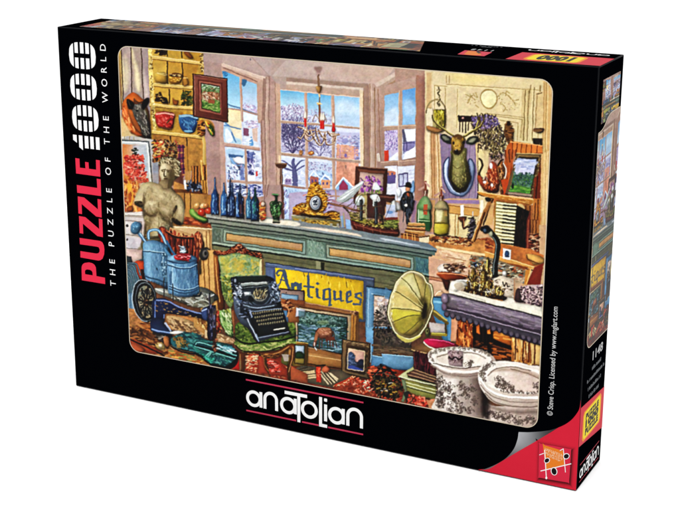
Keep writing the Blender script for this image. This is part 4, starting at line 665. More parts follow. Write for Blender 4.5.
# --- bottles and vase standing on the counter
V(205, 185, 6.8)
def bottle(x, top, sh, bot, w, c, hi, dk, lab=None):
    C(f"{x-3},{top} {x+3},{top} {x+6},{sh-30} {x+w*.6},{sh} {x+w},{sh+28} {x+w},{bot-6} {x+w*.6},{bot} {x-w*.6},{bot-2} {x-w},{bot-8} {x-w},{sh+26} {x-w*.6},{sh-2} {x-6},{sh-30}", c, 1, .3, dk, (x-w, 0, x+w, 0))
    L(f"{x-w*.5},{sh+20} {x-w*.5},{bot-20}", 1, hi, .8); L(f"{x-1},{top+4} {x-2},{sh-20}", .5, hi, .7); L(f"{x+w*.6},{sh+10} {x+w*.8},{bot-10}", .7, '#101c34', .6)
    L(f"{x-w*.8},{bot-4} {x+w*.7},{bot-2}", .9, '#0c1428', .8); K(f"{x-w*.7},{sh+10} {x+w*.7},{sh+10} {x+w*.7},{bot-10} {x-w*.7},{bot-10}", 12, 1.1, f"{hi} {dk} {c}", 2.4, 90, 20, .7)
    if lab: P(f"{x-w*.7},{sh+50} {x+w*.5},{sh+52} {x+w*.5},{bot-30} {x-w*.7},{bot-34}", lab, .9); 
bottle(68, -46, 50, 200, 26, '#30609c', '#84b4e0', '#1c3868'); bottle(130, -10, 60, 210, 23, '#3c78b4', '#a4d0f0', '#24508c'); bottle(172, -40, 80, 216, 26, '#1c2c54', '#5c84bc', '#101c3c', '#8ca4c0'); bottle(186, -10, 70, 214, 20, '#2c4c7c', '#7ca4d0', '#182c54')
bottle(238, 0, 80, 226, 27, '#28406c', '#7ca0d0', '#182448', '#5c4850'); bottle(222, 50, 100, 222, 12, '#3c6ca8', '#a8d0f0', '#2c5088'); bottle(300, 30, 90, 232, 20, '#3c80ac', '#a4d8ec', '#285c84'); bottle(340, 20, 90, 244, 28, '#24507c', '#74b0d0', '#14304c'); L("340,30 344,110", 1.6, '#1c4c3c'); K("326,120 352,120 352,200 326,200", 12, 1.3, '#3c8c7c #24506c', 2.5, 90, 10)
C("376,130 388,110 404,120 412,150 412,220 400,240 376,236 370,180", '#a87450'); K("374,120 408,120 410,236 376,232", 44, 1.4, '#c8402c #e0b868 #6c3020 #d89c48 #8c5c30'); E(394, 130, 14, 16, '#d8c0a8')
C("456,60 500,64 492,78 490,100 500,120 520,150 518,190 506,222 508,248 486,256 462,250 464,226 448,190 444,150 454,124 474,104 474,80", '#2c5034', col2='#183420', g=(450, 0, 520, 0)); K("450,130 514,130 512,220 460,220", 50, 1.2, '#6c9c5c #1c3420 #a8c890 #3c6c3c #4c3c1c', 1.4, 0, 90); EO(458, 130, 16, 16, 1.1, '#3c5c34', 0, 1, 90, 300); EO(508, 134, 14, 18, 1.1, '#24482c', 0, 1, -120, 90); L("458,62 498,66", 1, '#74a46c'); E(470, 160, 5, 22, '#88b87c', a=.7); C("426,240 450,232 520,244 560,262 500,268", '#f0dcc0', .5, 1); L("464,254 506,256", 1.2, '#0c1c10')
# wood standing left of the armchair
V(205, 240, 6.8)
P("0,40 44,0 50,60 60,200 70,520 0,520", '#cc9c60', col2='#b88850', g=(0, 0, 60, 0)); M("6,180 8,330;24,200 30,340;44,60 56,330", .8, '#8c6034'); C("4,60 14,54 24,70 22,140 12,164 2,150", '#24201c'); E(12, 100, 5, 22, '#5c5c5c')
# --- back of the left corner: chair, barrel stand
V(115, 180, 6.8)
P("376,320 600,400 650,420 640,560 300,560", '#c89c68'); P("596,350 660,340 660,560 606,560", '#d0a870', tex=.15); M("620,350 630,560;644,345 650,560;606,420 612,560", .8, '#8c6034')
C("300,330 320,314 344,330 350,360 400,376 460,392 530,396 548,360 570,352 590,380 606,440 600,470 580,480 560,560 330,560 310,420 296,380", '#7c3424', col2='#4c1c14', g=(300, 0, 600, 0)); K("310,340 350,350 540,400 560,370 600,440 560,560 340,560 310,420", 110, 2.4, '#a84c30 #5c2418 #c86c44 #3c1410 #8c3c28', 4, 85, 15); M("372,400 380,560;410,400 416,560;450,404 456,560;492,404 500,560;530,404 528,560", 1.1, '#2c0e0a'); L("350,352 400,380 470,396 536,398", 2, '#2c1410', curve=True); L("350,346 400,372 470,388 536,390", .7, '#c8744c', curve=True); C("544,364 570,352 592,386 600,440 584,470 560,440 540,400", '#b85c38'); K("546,364 576,360 596,440 564,450", 20, 1.5, '#e09060 #6c2c18', 3, 80, 15)
E(622, 490, 26, 34, '#34302c'); E(630, 490, 16, 24, '#6c6458'); E(632, 488, 7, 11, '#1c1814'); E(590, 486, 12, 22, '#4c4038')
V(120, 250, 6.8)
P("540,0 690,0 690,200 680,520 560,520 540,300", '#d0a060', tex=.12); M("566,40 580,260;600,60 610,270;640,0 650,300;666,80 672,400;630,300 640,500", 1, '#8c5c28'); P("640,40 680,60 690,420 660,420", '#b8823c', .8); E(570, 30, 30, 40, '#34302c'); E(580, 26, 20, 28, '#6c645c'); E(582, 24, 8, 12, '#1c1814'); C("536,100 550,60 552,150 540,160", '#4c3c2c')
# bluish chair/cloth at the far left, table
P("44,20 160,0 170,300 60,380 50,200", '#54707c', tex=.15); P("40,0 150,0 150,60 90,90 44,70", '#d8bcb0'); P("42,40 76,44 84,90 44,80", '#3c4448'); C("100,80 150,72 168,84 166,200 130,190 110,120", '#c8542c'); P("140,130 168,130 170,200 150,200", '#34241c')
for q in ("48,100 90,110 120,180 130,220", "50,130 80,150 100,220 104,260", "50,170 70,200 80,260 84,330", "56,90 110,96 140,170", "50,220 60,300 64,400"): L(q, 1.6, '#2c3c44', .9, True); L(q, .6, '#8ca8b4', .9, True)
P("44,300 110,280 120,480 60,500", '#6c90a8'); M("70,290 80,470;96,290 104,460", 1.2, '#4c6c84'); P("56,440 230,420 250,520 60,520", '#c89858'); 
K("56,440 230,440 340,560 120,520 60,520", 60, 2.4, '#e0b878 #8c5c2c #5c3c20 #c88c4c', 3, 20, 30)
# --- armchair
V(205, 240, 6.8)
C("62,90 90,84 96,120 100,220 110,320 130,400 130,500 96,500 80,380 66,240", '#b07034', col2='#6c3c18', g=(60, 0, 110, 0)); L("70,120 84,280 100,420", .8, '#e0a860', curve=True); L("96,130 110,300 124,380", 1.6, '#2c1810', curve=True)
C("92,110 130,96 250,84 370,110 390,130 388,250 300,300 200,320 180,460 130,400 112,300 104,200", '#98a868', tex=.1); K("96,110 250,90 384,120 380,240 200,300 190,450 130,400 110,260", 230, 2.6, '#b8b070 #7c9868 #c8b048 #90ac88 #a8b890 #6c8450 #d8c870', 1.3, 40, 90, .55); C("110,120 160,130 170,200 130,210", '#d0b840', .5, 2); C("200,130 260,150 250,220 190,200", '#c8a83c', .5, 2); K("112,250 190,260 190,440 130,400", 50, 2.2, '#c0a838 #5c6c34 #8c9c4c #4c5c2c', 1.4, 60, 60); P("372,130 384,130 382,240 368,236", '#e8dca0', .8, .5)
C("56,80 80,76 110,84 150,72 190,46 214,30 240,24 262,40 290,64 330,84 372,86 390,100 388,126 360,122 320,108 280,92 240,84 190,90 130,102 80,104 60,96", '#7c4024', col2='#58281a', g=(0, 30, 0, 110)); K("60,76 150,74 200,40 240,26 300,70 388,96 384,122 300,100 220,84 100,100", 100, 1.4, '#b86c3c #3c1810 #e0a070 #8c4c28 #2c100c #a85030', 2, 10, 60); K("210,36 256,30 262,84 214,84", 20, 1.2, '#d0906c #2c100c', 1.4)
P("386,120 402,130 404,260 388,250", '#8c6c48', .8); L("384,130 384,240", .6, '#f4e4b0')
# blue-framed yellow sign
P("414,150 700,190 700,330 470,300 412,280", '#5c6c8c'); P("414,152 700,192 700,206 426,166", '#7484a4', col2='#64748c', g=(420, 0, 700, 0)); M("414,152 700,192", .9, '#343c50'); L("414,180 700,216", .8, '#3c445c', .8); P("440,192 474,196 474,270 440,260", '#5c6c94')
V(295, 260, 6.8)
P("-120,40 0,46 540,124 536,182 490,180 480,420 440,420 -120,240", '#5c6c84'); P("0,48 538,124 536,140 0,64", '#74809c'); M("0,46 540,122 536,182", .8, '#30384c'); P("470,140 490,144 478,404 466,404", '#4c5870'); L("0,76 466,142", .9, '#2c3448')
P("-134,52 466,142 462,404 380,380 180,310 -80,250 -130,150", '#e8c020', col2='#dcb420', g=(0, 0, 460, 200), tex=.05); K("-130,60 460,146 456,390 100,280 -120,200", 60, 1.6, '#f4d048 #c89c18 #e4b818 #f8dc60', 4, 80, 20, .5); M("230,150 232,166;380,140 382,150;350,150 356,190;180,110 182,120;410,340 414,360;60,84 66,110", .6, '#6c5418')
M("430,380 460,404", 1, '#8c7020', .6)
LC = '#54646e'
V(230, 250, 8.5)
L("458,178 472,230 486,284 504,326", 3.6, LC, 1, False, 3.0); L("458,180 440,236 424,286 398,300 388,290", 1.3, LC, 1, True); L("398,196 412,176 440,172 460,184", 2.2, LC, 1, True); L("396,198 406,216 420,212", 1.4, LC, 1, True); L("430,250 478,262", 1.2, LC); L("388,306 420,300", 1.2, LC); L("498,326 512,318", 1.1, LC)
L("532,288 530,330", 2.5, LC); L("524,286 536,282", 1.2, LC); L("536,292 560,280 578,292 580,332", 2.4, LC, 1, True); M("592,290 606,284;602,286 602,330", 1.6, LC)
V(295, 260, 6.8)
def bl(x0, y0, x1, y1, w_=8.5):
    'a blackletter stroke with lozenge ends'
    P(f"{x0-w_},{y0} {x0+w_},{y0} {x1+w_},{y1} {x1-w_},{y1}", LC, 1, .25)
    for x, y in ((x0, y0), (x1, y1)): P(f"{x-w_*1.5},{y} {x},{y-w_*1.1} {x+w_*1.5},{y+2} {x},{y+w_*1.2}", LC, 1, .25)
def hb(x0, y0, x1, y1, w_=1.3): L(f"{x0},{y0} {x1},{y1}", w_, LC)
bl(-12, 178, -10, 222); bl(34, 176, 36, 262, 7); hb(-10, 176, 30, 166, 2)
bl(90, 110, 94, 240, 9); hb(62, 176, 128, 184, 2); hb(94, 88, 90, 130, 1.2); hb(94, 250, 118, 256, 1.6)
bl(152, 196, 153, 250); P("142,158 156,148 170,160 156,168", LC); hb(153, 256, 172, 258)
bl(196, 206, 196, 262); bl(238, 204, 238, 306); hb(196, 204, 236, 196, 1.8); hb(198, 268, 236, 262, 1.8); hb(226, 316, 250, 306)
bl(270, 212, 270, 264); bl(310, 212, 312, 272); hb(272, 270, 310, 262, 1.8); hb(312, 280, 330, 276)
bl(354, 228, 354, 278); hb(354, 222, 376, 214, 2.2); hb(376, 214, 380, 238, 2); hb(380, 240, 356, 254, 1.6); hb(356, 288, 386, 280, 1.8)
bl(416, 236, 416, 250, 7.5); hb(412, 232, 448, 224, 2); hb(446, 224, 450, 242, 1.8); hb(412, 252, 448, 270, 2.4); bl(446, 268, 446, 290, 7.5); hb(398, 300, 444, 304, 2)
# frame piece behind
P("-100,196 60,210 62,280 -20,280 -100,270", '#9c8478'); P("-90,228 20,240 22,276 -90,262", '#84a8c0'); M("-100,196 62,212 60,280", 1.3, '#3c2c24'); M("-90,228 22,242 20,276", .8, '#4c5c6c'); E(-58, 222, 4, 4, '#4c342c')
# blue frame on the right
P("486,176 700,206 700,560 480,520 478,500", '#5c8cac'); P("490,180 700,210 700,250 536,236 532,520 484,520", '#6c9cc0', col2='#5488ac', g=(490, 0, 540, 0)); M("486,178 700,208", 1.2, '#203448'); M("500,196 496,520;520,230 700,256", .6, '#a8d0e8'); L("534,236 700,260", .9, '#243c50'); P("538,240 700,262 700,560 536,540", '#c8b0a0')
K("540,260 640,250 640,340 550,350", 60, 2, '#d8c8bc #b8a090 #e8dccc #a89080 #bcb8bc', 2, 20, 60); K("560,340 640,380 700,370 700,540 536,540 540,400", 160, 1.9, '#3c3834 #5c5450 #2c2828 #74685c #4c4038'); K("570,310 640,300 640,390 580,390", 50, 1.4, '#4c4440 #7c7068 #a89c94', 2, 60, 60)
V(295, 330, 6.8)
P("484,-20 700,-20 700,240 520,246 516,90 484,80", '#6ca4cc', col2='#5890bc', g=(490, 0, 530, 200)); P("536,-10 700,-10 700,200 530,172", '#4c4038', tex=.2); K("536,-10 700,-10 700,60 540,60", 90, 2, '#2c2824 #5c5048 #4c4440 #1c1c1c #6c6050', 1.6, 60, 60); L("636,-20 640,70 630,124", 2.6, '#241c18', curve=True); K("536,100 700,120 700,196 532,170", 50, 1.8, '#6c5844 #5c4838 #7c6850', 4, 6, 8); M("528,172 700,206;518,100 514,220", .8, '#a8d8f0'); L("516,240 700,262", .9, '#28445c')
V(385, 265, 6.8)
P("0,150 60,190 60,240 0,230", '#5c8cac', .7); P("320,212 392,216 400,290 460,300 460,520 400,520 310,300", '#4c88ac'); P("326,240 400,250 400,262 330,256", '#78b0cc'); M("322,214 396,226", .9, '#1c3448'); P("300,390 420,400 420,460 300,460", '#c0b4ac'); P("436,300 456,306 450,520 430,510", '#5890b4'); P("452,310 500,330 530,520 448,520", '#d89c78')
# pink cushion wall bits behind
P("500,340 700,400 700,560 480,560", '#a85420', tex=.2); K("500,340 690,400 690,540 490,520", 90, 2.6, '#c8682c #8c3c18 #e08840 #5c2410 #d87c3c', 3, 85, 20)
# --- big horse painting
V(295, 330, 6.8)
P("-70,-20 130,-20 330,60 330,270 80,230 -70,150", '#b88848'); 
V(205, 240, 6.8)
V(270, 290, 3.98)
P("70,38 354,88 350,208 300,200 290,310 150,300 90,250 96,60", '#9c6c3c'); P("74,40 354,90 350,104 92,64", '#8c5c34', col2='#a47444', g=(70, 0, 350, 0)); L("70,38 354,88", .8, '#c8986c'); L("90,62 348,104", .9, '#4c2c14'); K("66,36 120,44 110,70 74,58", 18, 1.4, '#5c2c18 #c89470 #3c1c10'); K("320,84 356,88 350,112 326,104", 14, 1.3, '#5c3420 #d0a070')
P("100,68 324,102 318,262 104,220", '#d8c4a0', col2='#b89c74', g=(100, 60, 320, 250)); P("324,96 348,104 342,204 320,200", '#b07c3c'); M("334,102 330,202;346,104 342,204", .6, '#5c3418'); P("152,248 290,268 290,312 152,292", '#b88850', col2='#a06c38', g=(0, 250, 0, 310)); M("152,258 290,280", .6, '#e0b880'); L("152,294 290,314", 1, '#3c2410')
P("112,82 306,112 302,258 112,212", '#345850'); P("112,82 306,112 306,140 112,120", '#6c8c88'); K("112,84 306,114 306,150 112,140", 140, 1.6, '#3c5c50 #54746a #7c9c90 #44645a #94b0a4 #2c443c', 1.5, 20, 70); K("112,136 306,150 302,256 112,210", 160, 1.8, '#6c8ca0 #84a8b8 #54748a #98b8c4 #54746c #40606c', 3, 8, 14); K("270,120 306,124 302,200 280,200", 30, 1.7, '#1c3430 #2c4c40'); C("190,124 220,120 236,130 214,138 194,134", '#8c9c6c', .5, .7)
O("110,80 308,110 303,259 110,213", .8, '#28201c', curve=False)
C("186,160 204,150 228,148 244,154 250,172 248,188 236,196 214,194 200,192 190,188 184,176", '#bc8464', col2='#7c4834', g=(210, 150, 216, 200)); P("186,164 196,176 188,200 182,216 175,214 176,196 180,178", '#a87050'); C("174,206 184,204 184,218 178,226 172,220", '#8c5840'); K("192,156 244,154 244,176 200,178", 18, 1, '#d8a484 #a06c50', 2.4, 15, 30, .6)
M("198,190 197,230;207,192 208,228;240,190 239,222;247,184 248,224", .8, '#6c3c2c'); L("250,164 256,180 254,196", .9, '#5c3424', curve=True); L("182,168 194,152", 1, '#5c3020'); L("176,210 178,222", .8, '#e8d8cc')
P("226,188 240,184 256,187 260,198 240,202 228,200", '#74402c'); P("222,186 229,178 234,188 227,206 222,202", '#6c3828'); M("230,200 229,226;237,202 238,226;254,198 252,226;259,198 266,230", .6, '#4c281c'); L("178,228 184,238", .9, '#dce8ec'); L("200,234 260,240", .7, '#d8e8ec', .6)
# small gilt frames
P("104,206 152,214 150,308 120,306 48,294 50,262 104,270", '#8c6c2c'); P("48,206 76,210 68,300 46,292", '#7c5c2c'); P("100,204 152,212 148,308 100,300", '#9c7c3c', col2='#6c501c', g=(100, 0, 150, 0)); P("102,216 138,222 136,296 98,288", '#5c8440'); P("98,220 136,224 134,262 98,256", '#b8ccdc'); C("100,252 116,244 132,252 136,270 112,272 100,266", '#2c4424'); P("98,270 136,274 136,294 98,288", '#94803c'); O("100,216 139,222 137,296 98,290", .7, '#3c2810', curve=False); L("104,206 152,213", .7, '#e0c070'); L("120,306 150,310", .9, '#241808')
P("288,196 398,216 396,354 360,352 284,326", '#685038'); P("288,196 398,216 394,228 294,210", '#8c7050'); P("292,210 304,214 300,320 288,316", '#7c6444'); P("378,226 396,228 394,352 376,346", '#54402c'); P("290,314 380,334 394,352 286,326", '#806848'); P("304,218 382,232 378,338 298,320", '#4c3826'); P("312,232 376,244 372,322 308,312", '#e8b898', col2='#c89ca0', g=(340, 232, 340, 310)); P("308,284 374,296 372,322 308,312", '#4c588c'); C("308,262 320,246 334,256 342,284 372,290 372,312 340,304 308,304", '#4c5c7c'); K("308,250 334,254 340,296 308,304", 26, 1.2, '#2c3c54 #6c7c9c #384868'); C("348,288 360,276 374,284 372,304 350,302", '#2c344c'); C("310,308 330,300 356,312 370,322 340,320", '#3c50a0', .9); O("312,232 377,244 373,323 308,313", .8, '#d8c098', curve=False); O("288,196 398,216 395,354 285,326", .8, '#30241a', curve=False)
K("290,200 396,218 394,230 294,212", 30, 1, '#a88c64 #54402c', 2, 10, 10); K("378,230 394,232 392,346 378,342", 26, 1, '#7c6444 #3c2c1c', 2, 90, 10)
# --- rugs, floor
V(270, 290, 3.98)
P("0,260 46,260 60,300 120,306 284,326 360,352 440,354 470,300 540,310 540,420 470,470 0,350", '#8c3c24', tex=.25); P("120,300 284,318 300,340 260,378 130,350", '#5c5444', tex=.2)
K("0,270 60,300 80,356 0,340", 70, 2, '#c8502c #a83420 #e8a070 #7c2818 #d88058', 1.5, 10, 90); K("260,376 310,340 390,360 470,400 520,440 520,470", 120, 2, '#b84428 #8c3018 #d86c4c #6c2010 #a85838 #e8a488', 1.5, 10, 70)
P("60,340 110,306 290,322 330,344 250,390 90,356", '#6c5c48')
M("120,326 176,322;120,336 178,328;128,344 180,338;140,352 182,346", 1.6, '#d8b888'); M("206,324 246,372;216,322 258,368;228,324 266,360;202,336 232,374;240,330 270,354", 1.5, '#d8c098'); M("112,318 150,308;108,326 172,318;214,330 250,372;224,324 262,364", .8, '#3c2c20'); P("184,304 202,306 204,368 184,364", '#d03c24'); K("184,304 202,306 204,368 186,364", 14, 1.2, '#f07850 #a82818'); C("206,316 222,302 238,312 230,328 214,328", '#c86c48'); M("184,302 220,300", 1.4, '#302018')
M("254,384 330,342;266,384 340,344", 1, '#e09060'); M("262,380 324,348", 2, '#b84428'); K("262,382 330,342 340,348 272,386", 16, 1, '#f4d8a8 #7c2414', 1)
M("80,330 130,362", 2.4, '#a83c20'); M("70,332 124,364", .8, '#e8b080'); K("356,356 420,356 430,410 380,398", 54, 1.8, '#e0604c #f0a088 #b83828 #c8e0c0 #8c2818', 1.4, 0, 90); K("390,300 440,310 430,350 396,350", 26, 2, '#c84c30 #e88058 #8c2c18')
K("430,300 540,318 520,450 500,450 420,410", 50, 2.2, '#8c2c1c #c8482c #4c1c14')
# black wrought iron thing
for s in ("410,344 460,290 500,350", "404,330 450,330 490,300", "440,296 456,340 470,400", "400,370 450,350 520,380", "430,310 500,330", "410,400 460,370 510,420", "456,294 520,370", "420,380 480,400 500,440", "440,350 440,430", "480,340 470,430"): L(s, 1.7, '#14120f', 1, False)
K("410,340 500,340 530,400 500,440 430,420 400,380", 190, 1.7, '#14120f #2c2418 #0c0a08 #5c4c28 #3c3424', 2, 20, 90); K("420,360 510,370 500,420 430,410", 26, 1.3, '#c8a040 #8c7030 #a88c3c #d8d0c0'); M("412,346 458,294;448,330 500,344", .6, '#6c6858')
# --- typewriter and chair seat
V(205, 310, 6.8)
C("100,10 150,0 190,20 196,110 190,180 150,170 110,70", '#7c9450'); K("104,14 180,0 192,180 150,164 110,60", 60, 2.4, '#b8c084 #5c7440 #a8a850 #8cac68 #d0d8a0', 2, 60, 40); P("178,0 204,0 206,150 190,170", '#7c4c2c'); L("188,10 196,150", .7, '#b88858')
C("206,110 240,80 300,60 560,70 604,90 616,140 610,220 560,250 500,270 400,280 300,290 240,270 210,240 204,170", '#54682c', tex=.2); K("210,110 290,80 600,90 612,150 520,200 300,230 220,200", 150, 2.8, '#6c8438 #3c5020 #8c9c4c #4c6428 #2c3c18', 1.5, 20, 70); K("206,220 300,236 500,222 604,200 606,226 500,264 300,286 230,262", 90, 2.6, '#a8b068 #6c8440 #c0c07c #54682c #8c9c50', 1.8, 5, 40); L("206,190 240,214 300,228 420,216 520,206 610,180", 1.5, '#1c240f', curve=True); L("212,240 260,276 400,282 520,250", 1, '#2c2410', curve=True)
C("210,270 240,284 300,288 330,280 420,286 500,270 560,236 590,228 612,240 608,290 600,340 588,380 580,470 568,476 560,420 574,340 584,270 560,268 520,310 470,330 420,326 424,380 440,440 410,400 396,310 330,300 290,300 270,330 268,410 236,410 232,320", '#5c341c', col2='#8c5428', g=(240, 0, 600, 0)); L("290,294 420,302 500,290 570,246", .9, '#c08850', curve=True); L("600,250 592,330 572,420", .8, '#c08c58', curve=True); L("240,300 244,400", .7, '#b07c48'); L("400,320 410,380 450,436", 1, '#a86c38', curve=True); K("290,290 500,300 500,326 400,322 300,304", 30, 1.4, '#8c5428 #2c1810 #b07840', 2, 5, 20)
P("290,304 366,300 360,430 276,410", '#c84c2c'); K("286,310 356,310 350,420 280,410", 60, 1.8, '#e8c090 #b03820 #f0a070 #d8dcb0 #8c2818'); P("366,310 396,320 410,400 440,440 360,430", '#a8442c'); P("418,330 500,340 560,400 566,460 440,436", '#a84028'); K("424,346 500,352 510,420 450,420", 70, 1.6, '#e8604c #f0a090 #8c2418 #c83828 #5c2c20'); P("520,320 568,350 560,380 520,360", '#6c6430'); P("586,380 700,440 700,500 584,470", '#b05c38'); P("520,300 570,300 566,350 540,350", '#b8a8a0', .8)
P("190,300 232,330 236,410 188,400", '#c02820'); L("230,290 240,410", 1.4, '#7c5c40'); P("204,260 230,290 226,340 196,330", '#3c3028')
# blue seat piece
P("170,250 200,260 196,320 172,340", '#3c2c20')
V(205, 240, 6.8)
P("514,400 560,410 610,410 640,450 640,560 530,560", '#a86c3c'); K("514,430 580,400 620,412 600,470 560,510 520,470", 60, 1.7, '#6c3420 #c88c60 #3c1c10 #e0b080 #8c4c2c'); P("560,400 680,412 680,450 600,440", '#8c5430'); P("620,460 680,474 680,520 616,520", '#d0d0d8'); P("636,480 680,488 680,520 636,520", '#6c8c94'); P("500,470 560,480 566,560 500,540", '#5c8cb4'); L("520,430 570,470 560,520", 1.3, '#c88c5c', curve=True)
P("180,290 200,270 260,300 330,540 370,690 360,700 240,520 200,420", '#444c5c')
C("176,276 200,250 420,244 480,290 500,380 520,440 570,610 560,640 370,660 350,640 290,520 250,500 230,420 196,380", '#1e2428', tex=.15)
P("196,250 416,238 412,270 210,286", '#26342e'); M("196,250 416,240", .7, '#5c7064'); P("220,292 460,280 462,300 224,316", '#74807c', col2='#b0b4ac', g=(220, 0, 460, 0)); L("222,296 460,284", .6, '#dce4dc'); P("236,318 460,300 470,316 240,334", '#1c2428'); L("240,326 462,308", .6, '#8c9898')
C("250,340 470,320 480,400 440,440 330,450 270,420", '#343c44'); EO(372, 350, 54, 62, 1.4, '#8c8c80', 0, .8, 20, 160); EO(368, 352, 36, 42, 1.6, '#a8986c', 0, 1, 10, 170); EO(372, 352, 78, 92, 1.2, '#5c6c80', 0, .8, 20, 160); EO(372, 352, 100, 108, 1.2, '#7c8ca4', 0, .8, 20, 140); E(366, 360, 24, 12, '#5c4c34'); K("330,334 420,330 410,400 340,396", 50, 1.2, '#b8a878 #2c2824 #6c6450 #18181a #d8cca0', 2.2, 90, 60)
P("262,352 312,350 316,374 270,380", '#a8b4b8'); E(286, 362, 22, 11, '#dce4e8'); C("300,380 330,400 320,420 296,408", '#1a1e24'); C("196,290 220,300 236,350 220,380 200,350", '#8c98a8'); E(232, 334, 12, 18, '#b0a888'); K("186,260 240,300 240,380 200,370 180,300", 44, 1.8, '#1c2228 #9ca8b8 #4c586c #d0d8e4 #343c48'); K("430,270 500,300 510,420 470,420 440,330", 70, 1.8, '#1c2430 #7c8ca8 #3c485c #a8b4c8 #54606c')
C("200,380 236,400 256,440 300,520 350,640 366,686 340,680 290,600 240,560 206,500 196,440", '#5c6878', col2='#343c48', g=(200, 0, 360, 0)); L("204,390 250,460 300,560 360,680", 1.3, '#a8b4c4', curve=True); L("260,420 300,460 316,520", 2, '#8c9cb8', curve=True); P("240,420 276,440 296,520 270,540 240,500", '#242c38'); K("210,400 300,420 310,540 240,520", 34, 1.6, '#1c2028 #5c6c8c #98a4bc #343c4c')
P("320,490 520,470 570,600 568,612 380,640 350,600", '#202428')
C("196,262 214,250 226,290 214,330 196,340 184,300", '#1c2228', .9); E(206, 276, 9, 12, '#8c98a4'); E(470, 296, 16, 20, '#4c5866'); E(476, 292, 8, 12, '#a8b4c0'); C("430,300 480,296 500,340 506,400 480,430 450,400 440,350", '#444e5c', .85); K("436,300 500,310 508,420 450,410", 46, 1.2, '#14181e #9cacc4 #2c3440 #c8d4e4 #54647c', 2.4, 60, 40); K("200,300 250,320 250,400 210,380", 34, 1.2, '#c0ccd8 #14181e #6c7c8c #e4ecf4', 2, 50, 60); C("250,420 320,440 460,430 480,450 330,480 270,460", '#3c4450', .9); L("262,440 340,462 470,446", .9, '#a8bcd0', .9, True); L("318,486 520,466", 1, '#8c9cb0', .9)
M("340,396 352,340;352,400 366,338;366,404 380,338;380,404 394,340;394,400 408,346", .5, '#b8ac84', .8)
for r in range(4):
    y = 500+r*25
    for k in range(13-r//2):
        x = 330+r*12+k*15.5; E(x, y-k*2.1, 5.4, 6.6, '#c8bc90'); E(x+1, y-k*2.1+1, 3, 3.6, '#383830')
L("470,610 540,598", 1.4, '#d8d4c0'); P("366,654 566,618 570,636 368,690", '#343a44'); L("364,666 568,624", .9, '#8c98a8'); L("350,640 366,690", 1.2, '#8c9cb8')
V(295, 60, 6.8)
# stone block and plank
V(120, 250, 6.8)
C("240,260 300,270 540,250 640,290 660,340 500,380 400,350 250,290", '#8c9088', col2='#5c5c50', g=(400, 250, 440, 380)); P("236,256 640,296 640,312 484,364 250,276", '#a8aca4'); L("240,262 480,362 640,304", .8, '#e0e0d8'); P("484,366 640,314 640,350 600,400 484,384", '#6c6858'); K("300,290 620,300 600,400 480,380", 60, 2, '#4c4840 #7c7868 #b0b0a4', 2.5, 15, 40)
V(120, 310, 6.8)
P("0,-20 320,20 500,0 620,60 680,140 680,400 60,330", '#a87444', tex=.3); K("60,120 220,60 340,120 660,150 680,360 500,360 70,240", 150, 3, '#c88c50 #7c4c28 #e0b074 #5c3418 #b06c38', 3.5, 15, 30); C("320,40 420,50 540,110 620,180 600,200 470,150 400,160 330,90", '#b89468', tex=.2); K("320,50 540,110 610,190 450,140 350,120", 60, 2, '#d8bc8c #8c6c48 #c8a478 #6c5034', 2.4, 25, 30); P("500,30 640,40 640,160 590,180 500,110", '#c09050', .8); K("500,30 650,40 640,200 560,120", 40, 2.4, '#e0c080 #8c5c2c #6c4424', 2, 60, 40)
P("60,190 130,200 300,290 240,300 80,270", '#a84c28'); C("66,230 120,232 170,270 150,290 100,284 72,262", '#b85c34'); M("70,200 200,260 300,310;70,176 240,240", 1.4, '#241814'); P("330,280 440,290 560,350 500,366 330,320", '#c07838', .8); K("330,270 560,330 560,366 330,320", 30, 2, '#e0a050 #8c4c20 #7c8c50', 3, 12, 10)
V(205, 310, 6.8)
P("64,160 90,156 206,196 190,236 150,236 70,210", '#b8946c', tex=.2); K("66,160 200,196 186,232 70,206", 24, 2, '#d8bc94 #8c6844 #c8a47c', 2, 15, 20); P("0,130 60,170 60,200 0,190", '#c8b088'); P("60,0 100,10 110,120 80,170 60,120", '#9c3c28', tex=.2); K("60,0 110,10 116,150 70,150", 30, 2, '#d05840 #3c2418 #c89468 #6c2818', 1.5, 60, 60)
C("100,10 140,20 190,110 180,190 130,130 104,80", '#7c9c54'); K("100,10 150,24 190,130 170,180 110,90", 34, 2, '#b0c884 #4c6c34 #94b068 #d8e0b0', 3, 60, 20)
